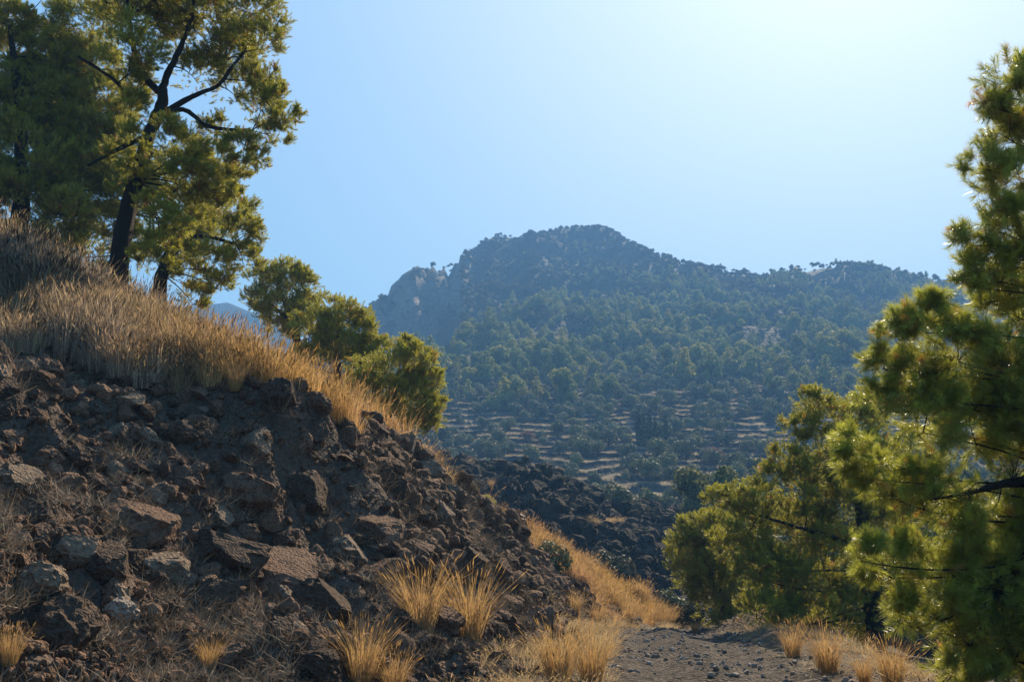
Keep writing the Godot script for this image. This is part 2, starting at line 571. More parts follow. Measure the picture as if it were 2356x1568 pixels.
func materials() -> void:
	M["_grain"] = noise_tex(0.03, 0.62, 1.0, 6, 3)
	M["_pits"] = noise_tex(0.035, 0.0, 1.0, 6, 8)
	stony("soil", Color(1, 1, 1), 0.7, 9.0)
	stony("far_soil", Color(1, 1, 1), 0.03, 60.0)
	stony("mountain_soil", Color(1, 1, 1), 0.02, 150.0)
	stony("brown_rock", Color(0.2, 0.118, 0.078), 1.1, 5.0)
	stony("dark_rock", Color(0.12, 0.078, 0.055), 1.3, 6.0)
	stony("grey_rock", Color(0.26, 0.182, 0.128), 1.3, 4.0)
	stony("gravel", Color(0.3, 0.235, 0.19), 1.5, 2.0)
	stony("pale_rock", Color(0.36, 0.28, 0.22), 1.5, 3.0)
	stony("lava_rock", Color(0.052, 0.035, 0.025), 0.4, 20.0)
	stony("wall_stone", Color(0.12, 0.1, 0.085), 0.5, 25.0)
	stony("bark", Color(0.06, 0.045, 0.036), 3.0, 4.0)
	leafy("needles", Color(0.39, 0.365, 0.042), 0.95, 0.45, 0.5)
	leafy("needles_gold", Color(0.42, 0.385, 0.045), 0.95, 0.45, 0.5)
	leafy("needles_near", Color(0.45, 0.45, 0.06), 0.95, 0.4, 0.6)
	leafy("far_needles", Color(0.12, 0.13, 0.035), 0.75, 0.7, 0.3)
	leafy("olive_leaves", Color(0.12, 0.125, 0.065), 0.35, 0.7, 0.3)
	leafy("cypress_leaves", Color(0.03, 0.045, 0.02), 0.3, 0.7, 0.3)
	leafy("red_leaves", Color(0.16, 0.07, 0.05), 0.6, 0.7, 0.3)
	leafy("rust_leaves", Color(0.12, 0.07, 0.045), 0.5, 0.7, 0.3)
	leafy("gold_straw", Color(0.52, 0.33, 0.14), 0.9, 0.6, 0.3)
	leafy("yellow_leaves", Color(0.25, 0.24, 0.04), 0.8, 0.7, 0.3)
	leafy("shrub_leaves", Color(0.055, 0.052, 0.026), 0.5, 0.7, 0.3)
	leafy("straw", Color(0.6, 0.45, 0.27), 0.9, 0.6, 0.3)
	leafy("twigs", Color(0.22, 0.17, 0.125), 0.3, 0.7, 0.3)
	mat("cone", Color(0.035, 0.025, 0.02), 0.8)

# ---------------------------------------------------------------- trees
var SPRIGS := {}

# LOBES: [u, v, radius in pixels, metres nearer(-) or farther(+)]; TRUNKS: polylines of [u, v, metres nearer or farther, width in pixels]
func pine(label: String, group: String, d: float, trunks: Array, lobes: Array, look: Dictionary) -> Node3D:
	var base: Vector3 = at(trunks[0][0][0], trunks[0][0][1], d + trunks[0][0][2])
	var root := thing("pine_tree", label, "pine tree", base, group)
	var pts := []
	for k in trunks.size():
		var line := []
		var rad := []
		var ctrl := []
		var crad := []
		for p in trunks[k]:
			ctrl.append(at(p[0], p[1], d + p[2]) - base)
			crad.append(p[3] * 0.5 * (d + p[2]) / FPX)
		for i in ctrl.size() - 1:
			var a: Vector3 = ctrl[maxi(i - 1, 0)]
			var b: Vector3 = ctrl[i]
			var c: Vector3 = ctrl[i + 1]
			var e: Vector3 = ctrl[mini(i + 2, ctrl.size() - 1)]
			for s in 5:
				var t := s / 5.0
				var q := b.cubic_interpolate(c, a, e, t)
				line.append(q + rdir() * 0.012)
				rad.append(lerpf(crad[i], crad[i + 1], t))
		line.append(ctrl[-1]); rad.append(crad[-1])
		if k == 0:
			line.insert(0, line[0] - Vector3(0, 0.5, 0)); rad.insert(0, rad[0] * 1.35)
		var mb := Mb.new()
		tube(mb, line, rad, 12 if k == 0 else 8, Color.WHITE, 0.5)
		var o := part("trunk" if k == 0 else "limb", mb.done(), M.bark, root)
		for i in line.size():
			if i > line.size() * (0.3 if k == 0 else 0.15): pts.append([line[i], rad[i]])
	var xf := []
	var cols := []
	var density: float = look.get("density", 300.0)
	var upw: float = look.get("up", 0.45)
	for l in lobes:
		var dd: float = d + l[3]
		var c: Vector3 = at(l[0], l[1], dd) - base
		var r: float = l[2] * dd / FPX * look.get("grow", 1.12)
		# a branch from the nearest suitable point of the trunk
		var best := -1
		var bd := 1e9
		for i in pts.size():
			var q: Vector3 = pts[i][0]
			var cost := q.distance_to(c) + maxf(0.0, q.y - c.y + 0.25) * 1.6
			if cost < bd: bd = cost; best = i
		var p0: Vector3 = pts[best][0]
		var len := p0.distance_to(c)
		var pr: float = minf(pts[best][1] * 0.6, 0.012 + 0.012 * len) * look.get("bough", 0.8)
		var side := rdir() * len * 0.2
		var p1 := p0.lerp(c, 0.4) + side + Vector3(0, -0.02 * len, 0)
		var p2 := c + Vector3(0, -r * 0.35, 0)
		var mb := Mb.new()
		var bl := []
		var br := []
		for s in 9:
			var t := s / 8.0
			bl.append(p0.lerp(p1, t).lerp(p1.lerp(p2, t), t) + rdir() * 0.015 * len * t * (1 - t))
			br.append(lerpf(pr, 0.006, t))
		tube(mb, bl, br, 6)
		var sq: Vector3 = look.get("squash", Vector3(1.0, 0.8, 1.0))
		var n := int(density * r * r * (0.7 if l[1] < 520.0 and d < 12.0 else 1.0))
		var cushions := []
		for i in int(look.get("cushions", 9)):
			var dir := (rdir() + Vector3(0.25, 0.45, -0.1)).normalized()
			cushions.append([c + dir * sq * r * rng.randf_range(0.68, 0.95), r * rng.randf_range(0.26, 0.46)])
		for i in n:
			var dir := rdir()
			if dir.y < -0.25 and rng.randf() < look.get("thin_below", 0.55): dir.y = -dir.y
			var p: Vector3
			if i % 10 < 7 and cushions.size():
				var q: Array = cushions[i % cushions.size()]
				p = q[0] + dir * q[1] * pow(rng.randf_range(0.05, 1.0), 0.4) * sq
			else:
				p = c + dir * sq * r * pow(rng.randf_range(0.1, 1.0), 0.36) * (1.0 + 0.22 * n1.get_noise_3dv(dir * 20.0 + c * 9.0))
			if n3.get_noise_3dv((base + p) * look.get("gap_scale", 18.0)) > look.get("gap", 0.32): continue
			var g: Vector3 = (dir + Vector3.UP * upw + rdir() * 0.45).normalized()
			var s: float = rng.randf_range(0.7, 1.2) * look.get("size", 1.0)
			var x := g.cross(rdir()).normalized()
			var z := x.cross(g)
			xf.append(Transform3D(Basis(x * s, g * s, z * s), p - g * s * 0.15))
			var k := rng.randf_range(0.7, 1.15)
			var dry := 1.0 if rng.randf() > 0.03 else 0.0
			cols.append(Color(k * lerpf(1.3, 1.0, dry), k * lerpf(0.7, 1.0, dry), k, 1))
			if i % 14 == 0:
				var from: Vector3 = bl[3]
				for bi in range(4, 9):
					if p.distance_to(bl[bi]) < p.distance_to(from): from = bl[bi]
				if from.distance_to(p) > r * 0.8: continue
				var mid := from.lerp(p, 0.5) + rdir() * r * 0.12
				tube(mb, [from, mid, p], [0.007, 0.005, 0.003], 3)
		part("branch", mb.done(), M.bark, root)
	for k in look.get("bare", []):
		var mb := Mb.new()
		var bl := []
		var br := []
		for i in k.size():
			bl.append(at(k[i][0], k[i][1], d + k[i][2]) - base)
			br.append(lerpf(k[0][3], 2.0, float(i) / (k.size() - 1)) * 0.5 * d / FPX)
		tube(mb, bl, br, 6)
		for i in 26:
			var q: Vector3 = bl[1 + i % (bl.size() - 1)].lerp(bl[i % (bl.size() - 1)], rng.randf())
			var e := q + (rdir() + Vector3(0, -0.3, 0)) * rng.randf_range(0.15, 0.5)
			tube(mb, [q, q.lerp(e, 0.5) + rdir() * 0.04, e], [0.007, 0.005, 0.002], 3)
		part("branch", mb.done(), M.bark, root)
	# split the foliage between sprig variants
	var kinds: Array = SPRIGS[look.get("sprig", "mid")]
	for k in kinds.size():
		var a := []
		var b := []
		for i in range(k, xf.size(), kinds.size()):
			a.append(xf[i]); b.append(cols[i])
		copies("foliage", kinds[k], M[look.get("mat", "needles")], a, b, root)
	for i in int(look.get("cones", 0)):
		var t: Transform3D = xf[rng.randi() % xf.size()]
		part("pine_cone", M.cone_mesh, M.cone, root, Transform3D(Basis(rdir(), rng.randf() * TAU).scaled(Vector3.ONE * rng.randf_range(0.8, 1.2)), t.origin))
	return root

# ---------------------------------------------------------------- telling alike things apart
const NTH := ["nearest", "second nearest", "third nearest", "fourth nearest", "fifth nearest", "sixth nearest", "seventh nearest", "eighth nearest", "ninth nearest", "tenth nearest", "eleventh nearest", "twelfth nearest", "thirteenth nearest", "fourteenth nearest", "fifteenth nearest", "sixteenth nearest", "seventeenth nearest", "eighteenth nearest", "nineteenth nearest", "twentieth nearest"]

# ITEMS: [node, what, pixel]; MARKS: [phrase, pixel]. Labels like «grey rock below left of the flat boulder, third nearest to it».
func nth(i: int) -> String:
	if i < 20: return NTH[i]
	var tens: String = ["twenty", "thirty", "forty", "fifty", "sixty"][mini(i / 10 - 2, 4)]
	if (i + 1) % 10 == 0: return ["thirtieth nearest", "fortieth nearest", "fiftieth nearest", "sixtieth nearest"][mini((i + 1) / 10 - 3, 3)]
	return "%s-%s nearest" % [["twenty", "thirty", "forty", "fifty", "sixty"][mini((i + 1) / 10 - 2, 4)], ["", "first", "second", "third", "fourth", "fifth", "sixth", "seventh", "eighth", "ninth"][(i + 1) % 10]]

func relate(items: Array, marks: Array) -> void:
	var buckets := {}
	for it in items:
		var best: Array = marks[0]
		for m in marks:
			if it[2].distance_to(m[1]) < it[2].distance_to(best[1]): best = m
		var q: Vector2 = it[2] - best[1]
		var where := ""
		var an := rad_to_deg(atan2(-q.y, q.x))
		if an > 157 or an < -157: where = "left of"
		elif an > 112: where = "upper left of"
		elif an > 67: where = "above"
		elif an > 22: where = "upper right of"
		elif an > -22: where = "right of"
		elif an > -67: where = "lower right of"
		elif an > -112: where = "below"
		else: where = "lower left of"
		var key := "%s %s %s" % [it[1], where, best[0]]
		if not buckets.has(key): buckets[key] = []
		buckets[key].append([q.length(), it[0]])
	for key in buckets:
		var b: Array = buckets[key]
		b.sort_custom(func(x, y): return x[0] < y[0])
		for i in b.size():
			var l: String = key if b.size() == 1 else "%s, %s" % [key, nth(i)]
			b[i][1].set_meta("label", l)

# ---------------------------------------------------------------- the scene
func _ready() -> void:
	rng.seed = 20231
	n1.seed = 4; n1.frequency = 0.1; n1.fractal_octaves = 3
	n2.seed = 9; n2.frequency = 0.1; n2.fractal_octaves = 2
	n3.seed = 15; n3.frequency = 0.1; n3.fractal_octaves = 2
	nr.seed = 31; nr.frequency = 0.1
	for i in SU.size():
		var r := ray(SU[i], SV[i])
		SA.append(r.x); SE.append(r.y)

	var cam := Camera3D.new()
	cam.name = "camera"
	cam.position = EYE
	cam.rotation_degrees = Vector3(PITCH, 0, 0)
	cam.fov = FOV
	cam.near = 0.1
	cam.far = 4000.0
	add_child(cam)
	cam.current = true
	var env := Environment.new()
	env.background_mode = Environment.BG_SKY
	env.tonemap_mode = Environment.TONE_MAPPER_LINEAR
	env.tonemap_exposure = 2.8
	env.sdfgi_enabled = true
	env.ssao_enabled = true
	env.ssil_enabled = true
	env.fog_enabled = true
	env.fog_density = 0.00085
	env.fog_light_color = Color(0.52, 0.75, 1.0)
	var sky := Sky.new()
	sky.sky_material = make_sky()
	env.sky = sky
	var we := WorldEnvironment.new()
	we.name = "environment"
	we.environment = env
	add_child(we)
	var sun := DirectionalLight3D.new()
	sun.name = "sun"
	sun.light_energy = 1.6
	sun.light_color = Color(1.0, 0.93, 0.8)
	sun.light_angular_distance = 0.5
	sun.shadow_enabled = true
	sun.rotation_degrees = Vector3(-SUN_EL, 180.0 - SUN_AZ, 0)
	add_child(sun)

	materials()
	build_ground()
	build_meshes()
	build_far_woods()
	build_lava()
	build_lava_weeds()
	build_rocks()
	build_pines()
	build_hollow()
	build_grass()

func make_sky() -> PanoramaSkyMaterial:
	var w := 512
	var h := 256
	var im := Image.create(w, h, false, Image.FORMAT_RGBF)
	var sd := Vector3(sin(deg_to_rad(SUN_AZ)) * cos(deg_to_rad(SUN_EL)), sin(deg_to_rad(SUN_EL)), -cos(deg_to_rad(SUN_AZ)) * cos(deg_to_rad(SUN_EL)))
	for r in h:
		var el := PI * (0.5 - (r + 0.5) / h)
		for c in w:
			var az := TAU * (c + 0.5) / w
			var dir := Vector3(sin(az) * cos(el), sin(el), -cos(az) * cos(el))
			var g := rad_to_deg(dir.angle_to(sd))
			var y := maxf(dir.y, 0.0)
			var hz := pow(1.0 - y, 4.0)
			var col := Vector3(0.03, 0.14, 0.3).lerp(Vector3(0.205, 0.345, 0.365), hz)
			var glow := 0.37 * exp(-g / 19.0) + 0.15 * exp(-pow(g / 36.0, 2.0))
			col += Vector3(1.02, 0.84, 0.6) * glow
			im.set_pixel(c, r, Color(col.x, col.y, col.z))
	var m := PanoramaSkyMaterial.new()
	m.panorama = ImageTexture.create_from_image(im)
	return m

func near_color(x: float, d: float, y: float, slope: float) -> Color:
	var rl := lut(RD, RLX, d)
	var k := n1.get_noise_2d(x * 5.0, d * 5.0) * 0.5 + 0.5
	var k2 := n2.get_noise_2d(x * 14.0, d * 14.0) * 0.5 + 0.5
	var s := face_share(x, d)
	var dirt := Color(0.17, 0.115, 0.085).lerp(Color(0.085, 0.058, 0.044), k).lerp(Color(0.17, 0.125, 0.1), k2 * 0.3)
	var thatch := Color(0.24, 0.165, 0.09).lerp(Color(0.15, 0.11, 0.07), k2)
	var c := dirt
	var upper := meadow(x, d)
	c = c.lerp(thatch, upper)
	if s < 0.15:
		var verge := Color(0.19, 0.135, 0.09).lerp(Color(0.14, 0.105, 0.075), k)
		c = c.lerp(verge, smoothstep(0.15, -0.1, s))
		var rut := 0.5 - 0.5 * cos(clampf((x - rl) / 2.5, 0.0, 1.0) * TAU * 2.0)
		var road := Color(0.09, 0.067, 0.054).lerp(Color(0.155, 0.118, 0.096), clampf(k2 * 0.5 + rut * 0.5, 0.0, 1.0)).lerp(Color(0.07, 0.054, 0.045), k * k * 0.8) * (0.85 + 0.9 * n3.get_noise_2d(x * 45.0, d * 30.0))
		var on := smoothstep(-0.12, 0.18, x - rl + 0.3 * (k - 0.5)) * smoothstep(0.15, -0.15, x - rl - 2.5 + 0.4 * (k - 0.5))
		c = c.lerp(road, on)
		var right := smoothstep(0.8, 2.0, x - rl - 2.5)
		c = c.lerp(Color(0.13, 0.095, 0.06), right * 0.8)
	if d > 40.0: c = c.lerp(far_color(x, d, y, slope), smoothstep(40.0, 50.0, d))
	return c

func build_ground() -> void:
	var ys := PackedFloat32Array()
	var d := -3.0
	while d < 52.0:
		ys.append(d)
		d += 0.075 if d > 3.0 and d < 17.0 else (0.11 if d < 30.0 else 0.3)
	var near := grid_mesh(func(c, _d): return -17.0 + c * 0.09, ys, 330, near_color, G)
	tag(top_mesh("hillside_ground", near, M.soil), "", "", "", "structure")
	ys = PackedFloat32Array()
	d = 44.0
	while d < 1050.0:
		ys.append(d)
		if d < 104.0: d += 0.8
		elif d < 300.0: d += 0.42
		elif d < 500.0: d += 3.0
		else: d += 9.0
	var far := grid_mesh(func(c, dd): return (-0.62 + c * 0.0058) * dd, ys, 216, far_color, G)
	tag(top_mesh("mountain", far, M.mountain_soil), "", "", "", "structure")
	# the wide land round about, under the finer sheets
	ys = PackedFloat32Array()
	for i in 76: ys.append(-500.0 + i * 20.0)
	var wide_h := func(x: float, dd: float) -> float:
		var y := G(x, dd)
		if absf(x) < 0.66 * dd + 20.0: y -= 5.0
		if absf(x) < 30.0 and dd > -25.0 and dd < 70.0: y -= 6.0
		return y
	var wide := grid_mesh(func(c, _d): return -900.0 + c * 20.0, ys, 91, func(x, dd, y, s): return Color(0.1, 0.08, 0.05), wide_h)
	tag(top_mesh("land", wide, M.far_soil), "", "", "", "structure")

var ROCKS := []
var PEBBLES := []
var TUFTS := []
var CLUMPS := []
var BRUSH := []
var PINES := []
var OLIVES := []
func build_meshes() -> void:
	for i in 12:
		ROCKS.append(rock(3, rng.randi_range(6, 11), 0.07, Vector3(1, rng.randf_range(0.6, 0.9), rng.randf_range(0.75, 1.0))))
	for i in 6:
		PEBBLES.append(rock(1, 6, 0.1, Vector3(1, rng.randf_range(0.55, 0.9), 0.9)))
	for i in 6: TUFTS.append(tuft(70, 0.8, 0.17, 0.006, 0.5))
	for i in 5: CLUMPS.append(tuft(420, 0.85, 0.14, 0.006, 0.35, 0.55))
	for i in 4: BRUSH.append(brush(45, 0.3, 0.005))
	SPRIGS["mid"] = []
	SPRIGS["far"] = []
	SPRIGS["near"] = []
	for i in 3:
		SPRIGS["mid"].append(sprig(0.17, 64, 0.075, 0.0048, 1.0))
		SPRIGS["far"].append(sprig(0.19, 56, 0.085, 0.0055, 1.0))
		SPRIGS["near"].append(sprig(0.19, 70, 0.105, 0.003, 1.6, 0.5))
	var cm := rock(2, 0, 0.1, Vector3(0.03, 0.05, 0.03))
	M.cone_mesh = cm
	for i in 5:
		var lobes := []
		var h := rng.randf_range(0.85, 1.1)
		var k := rng.randi_range(6, 9)
		if i % 2 == 0:
			for j in k:
				var a := rng.randf() * TAU
				var q := rng.randf()
				lobes.append([Vector3(cos(a) * 1.7 * (1.1 - q * 0.7), 2.0 + 4.4 * q * h, sin(a) * 1.7 * (1.1 - q * 0.7)), rng.randf_range(1.15, 1.75)])
		else:
			for j in k + 2:
				var q := float(j) / (k + 1)
				var a := j * 2.4
				var rr := 1.7 * (1.0 - q) + 0.25
				lobes.append([Vector3(cos(a) * rr, 1.6 + 6.0 * q * h, sin(a) * rr), 0.55 + 0.95 * (1.0 - q)])
		var tb := Mb.new()
		tube(tb, [Vector3(0, -1.0, 0), Vector3(0.1, 2.5, 0), Vector3(0, 5.5, 0.1)], [0.22, 0.17, 0.07], 5)
		PINES.append([tb.done(), far_crown(lobes, 1500, 0.4, 0.12)])
	for i in 5:
		var lobes := []
		for j in rng.randi_range(6, 9):
			var a := rng.randf() * TAU
			var rr := rng.randf_range(0.3, 1.5)
			lobes.append([Vector3(cos(a) * rr, rng.randf_range(1.5, 3.0) - rr * 0.25, sin(a) * rr), rng.randf_range(0.75, 1.15)])
		var tb := Mb.new()
		tube(tb, [Vector3(0, -0.8, 0), Vector3(0.08, 0.7, 0.05), Vector3(-0.1, 1.8, 0)], [0.26, 0.19, 0.1], 5)
		tube(tb, [Vector3(0.08, 0.7, 0.05), Vector3(0.6, 1.5, 0.2), Vector3(0.9, 2.1, 0.1)], [0.14, 0.1, 0.05], 5)
		OLIVES.append([tb.done(), far_crown(lobes, 1300, 0.27)])

func tints(name: String, base: String, list: Array) -> Array:
	var out := []
	for i in list.size():
		var m: StandardMaterial3D = M[base].duplicate()
		m.resource_name = "%s_%d" % [name, i]
		m.albedo_color = list[i].linear_to_srgb()
		out.append(m)
	return out

# individuals for the 300 that show largest, one mass for the rest. SPOTS: [position, scale, variant, tint, what]
func woods(called: String, category: String, group: String, kinds: Array, mats: Array, spots: Array, marks: Array, most: int, rest_label: String) -> void:
	for s in spots: s.append(s[1] / (s[0] - EYE).length())
	spots.sort_custom(func(a, b): return a[-1] > b[-1])
	var items := []
	var protos := {}
	for i in mini(most, spots.size()):
		var s: Array = spots[i]
		var key: int = s[2] * 10 + s[3]
		var o: Node3D
		if protos.has(key):
			o = protos[key].duplicate()
			o.name = numbered(called)
			add_child(o, true)
		else:
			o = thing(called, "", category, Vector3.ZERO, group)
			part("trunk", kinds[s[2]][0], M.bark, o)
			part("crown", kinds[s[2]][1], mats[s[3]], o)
			protos[key] = o
		o.transform = Transform3D(Basis(Vector3.UP, rng.randf() * TAU).scaled(Vector3(s[1], s[1] * rng.randf_range(0.85, 1.15), s[1])), s[0])
		items.append([o, s[4], proj(s[0] + Vector3(0, 3, 0))])
	relate(items, marks)
	if spots.size() <= most: return
	for k in kinds.size():
		var xf := []
		var cols := []
		for i in range(most, spots.size()):
			var s: Array = spots[i]
			if s[2] != k: continue
			xf.append(Transform3D(Basis(Vector3.UP, rng.randf() * TAU).scaled(Vector3(s[1], s[1] * rng.randf_range(0.85, 1.15), s[1])), s[0]))
			var q: float = [1.0, 0.8, 1.2][s[3] % 3] * rng.randf_range(0.85, 1.15)
			cols.append(Color(q, q, q))
		if xf.size(): tag(copies(called + "_mass", kinds[k][1], mats[0], xf, cols), rest_label)

func visible_from_eye(p: Vector3) -> bool:
	var q := proj(p)
	return q.x > -150 and q.x < 2500 and q.y > -100

func build_far_woods() -> void:
	# pines on the mountain: a dense belt, thinner towards the top
	var spots := []
	var pm := tints("pine", "far_needles", [Color(0.2, 0.21, 0.045), Color(0.14, 0.165, 0.045), Color(0.26, 0.24, 0.05)])
	for i in 26000:
		var d := sqrt(rng.randf_range(200.0 * 200.0, 700.0 * 700.0))
		var a := rng.randf_range(-0.26, 0.56)
		var e := (G(a * d, d) - EYE.y) / d
		var es := lut(SA, SE, a)
		var q := 0.0
		# upper edge of the wood: high on the right, low under the cliff
		var top := lut([-0.2, -0.09, -0.04, 0.03, 0.08, 0.14, 0.18, 0.24, 0.5], [0.16, 0.165, 0.19, 0.225, 0.255, 0.265, 0.27, 0.3, 0.3], a)
		var low := lut([-0.2, 0.0, 0.15, 0.3, 0.5], [0.13, 0.135, 0.15, 0.155, 0.16], a) + 0.02 * n1.get_noise_2d(a * 300.0, 5.0)
		if e > low and e < top: q = 0.85
		elif e >= top: q = 0.12
		elif e > low - 0.03: q = 0.25
		var stand := n1.get_noise_2d(a * d * 0.22, d * 0.16)
		q *= 0.18 + 1.1 * smoothstep(-0.22, 0.08, stand)
		if rng.randf() > q * 0.8: continue
		if a < -0.06 and e > 0.17: continue
		if e > es - 0.012 and rng.randf() < (0.9 if a < 0.1 else 0.55): continue
		var x := a * d
		var g1 := G(x, d - 4.0)
		var g2 := G(x, d + 4.0)
		if absf(g2 - g1) > (9.0 if a < 0.1 else 16.0): continue
		var p := Vector3(x, G(x, d), -d)
		var s := (0.3 + 0.75 * pow(rng.randf(), 2.0)) * (0.85 + 0.5 * smoothstep(-0.1, 0.3, stand)) * lerpf(1.0, 0.5, smoothstep(0.18, 0.26, e))
		spots.append([p, s, rng.randi() % 5, (rng.randi() % 3 if rng.randf() < 0.5 else (2 if n2.get_noise_2d(x * 0.3, d * 0.3) > 0.05 else 1)), ["small ", "", "tall "][0 if s < 0.6 else (1 if s < 0.8 else 2)] + "mountain pine"])
	var marks := [["the cliff face", Vector2(980, 700)], ["the mountain summit", Vector2(1330, 530)], ["the slabs under the summit", Vector2(1190, 630)], ["the ridge dip", Vector2(1765, 630)], ["the right ridge top", Vector2(1900, 606)], ["the cypress group", Vector2(1490, 970)], ["the top terrace edge", Vector2(1500, 860)], ["the left terrace end", Vector2(1040, 900)], ["the right ridge end", Vector2(2150, 640)], ["the wooded slope middle", Vector2(1600, 740)], ["the right orchard wood", Vector2(1850, 820)], ["the gully left of the wood", Vector2(1230, 760)]]
	woods("mountain_pine", "pine tree", "pines on the far mountainside", PINES, pm, spots, marks, 300, "smaller pines filling the wooded mountainside")
	# low bushes towards the summit and on the cliff
	var xf := []
	var cols := []
	for i in 22000:
		var d := rng.randf_range(380.0, 680.0)
		var a := rng.randf_range(-0.2, 0.5)
		var e := (G(a * d, d) - EYE.y) / d
		if e < 0.17 or rng.randf() > 0.6: continue
		var x := a * d
		var steep := absf(G(x, d + 4.0) - G(x, d - 4.0))
		if steep > (8.0 if a < -0.03 else 12.0): continue
		if a < -0.055 and rng.randf() < 0.8: continue
		if e > es_at(a) - 0.004 and a < -0.02 and rng.randf() < 0.7: continue
		var s := rng.randf_range(0.4, 1.0)
		xf.append(Transform3D(Basis(Vector3.UP, rng.randf() * TAU).scaled(Vector3(s, s * 0.8, s)), Vector3(x, G(x, d) - 0.8 * s, -d)))
		var k := rng.randf_range(0.6, 1.1)
		cols.append(Color(k, k, k) if rng.randf() < 0.8 else Color(k * 1.7, k, k))
	tag(copies("summit_scrub", OLIVES[0][1], M.shrub_leaves, xf, cols), "dark scrub covering the upper mountain")
	# olives on the terraces
	spots = []
	var om := tints("olive", "olive_leaves", [Color(0.12, 0.125, 0.065), Color(0.09, 0.1, 0.055), Color(0.14, 0.145, 0.055)])
	for i in 5200:
		var d := sqrt(rng.randf_range(104.0 * 104.0, 330.0 * 330.0))
		var a := rng.randf_range(-0.13, 0.5)
		var x := a * d
		if lava_share(x, d) > 0.1: continue
		var e := (G_far_base(x, d) - EYE.y) / d
		if e > 0.165: continue
		var q := 0.2 + 0.45 * smoothstep(0.09, 0.14, e)
		q *= 0.55 + 0.7 * smoothstep(-0.25, 0.2, n1.get_noise_2d(x * 0.7, d * 0.7))
		if rng.randf() > q: continue
		var ok := true
		for s in spots:
			if absf(s[0].z + d) < 2.6 and absf(s[0].x - x) < 2.6: ok = false; break
		if not ok: continue
		var s := rng.randf_range(0.55, 1.15)
		if d < 150.0: s *= 0.9
		spots.append([Vector3(x, G(x, d), -d), s, rng.randi() % 5, rng.randi() % 3, ["small ", "", "broad "][0 if s < 0.7 else (1 if s < 0.95 else 2)] + "olive tree"])
	marks = [["the cypress group", Vector2(1490, 970)], ["the red-leaved tree", Vector2(1212, 960)], ["the yellow bush", Vector2(1075, 1030)], ["the lava mound top", Vector2(1300, 1080)], ["the reddish bare tree", Vector2(1630, 1030)], ["the pale lowest terraces", Vector2(1560, 1090)], ["the top terrace edge", Vector2(1500, 860)], ["the lowest terrace wall", Vector2(1560, 1150)], ["the left terrace end", Vector2(1040, 900)], ["the right-hand orchard", Vector2(1780, 960)], ["the middle terraces", Vector2(1350, 930)], ["the wood edge on the right", Vector2(1750, 860)]]
	woods("olive_tree", "olive tree", "olive trees on the terraces", OLIVES, om, spots, marks, 300, "more olive trees farther up the terraces")
	# cypresses
	var cyp := []
	var tb := Mb.new()
	tube(tb, [Vector3(0, -0.5, 0), Vector3(0, 1.2, 0)], [0.15, 0.1], 5)
	var lob := []
	for j in 9: lob.append([Vector3(0, 0.8 + j * 0.72, 0), 0.62 * sqrt(1.0 - absf(j - 3.0) / 7.0)])
	var cm := far_crown(lob, 700, 0.3)
	var cl := ["tallest dark cypress at the left of the cypress group", "second dark cypress from the left in the group", "slim cypress in the middle of the group", "short cypress at the right of the group", "lone slim cypress right of the cypress group"]
	var cu := [[1470, 1000, 1.1], [1482, 1003, 0.95], [1495, 1000, 1.05], [1508, 1002, 0.85], [1533, 992, 0.9]]
	for i in 5:
		var d := 176.0
		var r := ray(cu[i][0], cu[i][1])
		var x := r.x * d
		var o := thing("cypress", cl[i], "cypress", Vector3(x, G(x, d), -d), "cypresses among the olive terraces")
		part("trunk", tb.done(), M.bark, o)
		part("crown", cm, M.cypress_leaves, o)
		o.scale = Vector3(1.0, 1, 1.0) * cu[i][2]
	# odd trees of another colour
	for k in [[1212, 975, 185.0, 0.75, "red_leaves", "red-leaved small tree on the middle terraces", "tree"], [1640, 1035, 160.0, 0.9, "red_leaves", "reddish half-bare tree on the lower terraces near the right pines", "tree"], [1320, 945, 200.0, 0.8, "yellow_leaves", "small yellow-green tree between olive trees above the lava mound", "tree"], [1600, 985, 178.0, 0.7, "yellow_leaves", "yellowing small tree right of the cypress group", "tree"]]:
		var d: float = k[2]
		var x := ray(k[0], k[1]).x * d
		var o := thing("orchard_tree", k[5], k[6], Vector3(x, G(x, d), -d))
		part("trunk", OLIVES[1][0], M.bark, o)
		part("crown", OLIVES[1][1], M[k[4]], o)
		o.scale = Vector3.ONE * k[3]
	# terrace walls with ragged tops
	var base_y := ceilf(3.0 / STEP)
	var gx := []
	var gc := []
	var n := 0
	for kk in 26:
		var level := (base_y + kk) * STEP
		var b := Mb.new()
		var prev := []
		var anchor := Vector3.INF
		for c in 130:
			var a := -0.13 + c * 0.0046
			# the distance at which the slope reaches this level
			var lo := 104.0
			var hi := 300.0
			if G_far_base(a * lo, lo) + wander(a * lo, lo) > level or G_far_base(a * hi, hi) + wander(a * hi, hi) < level:
				prev = []
				continue
			for it in 14:
				var m := (lo + hi) * 0.5
				if G_far_base(a * m, m) + wander(a * m, m) < level: lo = m
				else: hi = m
			if terrace_zone(a, lo) < 0.5:
				prev = []
				continue
			var gap := n2.get_noise_2d(c * 1.7, kk * 9.0) > 0.1
			var hh := 1.12 + 0.22 * n2.get_noise_2d(c * 6.0, kk * 5.0)
			var top_y := level - wander(a * lo, lo) - 1.28
			var f := Vector3(a * (lo - 0.9), top_y, -(lo - 0.9))
			if anchor == Vector3.INF: anchor = f
			var bk := Vector3(a * (lo + 0.1), top_y, -(lo + 0.1))
			var now := [f - anchor - Vector3(0, 0.4, 0), f - anchor + Vector3(0, hh, 0.0), bk - anchor + Vector3(0, hh, 0), bk - anchor - Vector3(0, 0.4, 0)]
			if prev.size() and not gap:
				for s in 3:
					b.flat(prev[s], now[s], prev[s + 1], Color.WHITE)
					b.flat(now[s], now[s + 1], prev[s + 1], Color.WHITE)
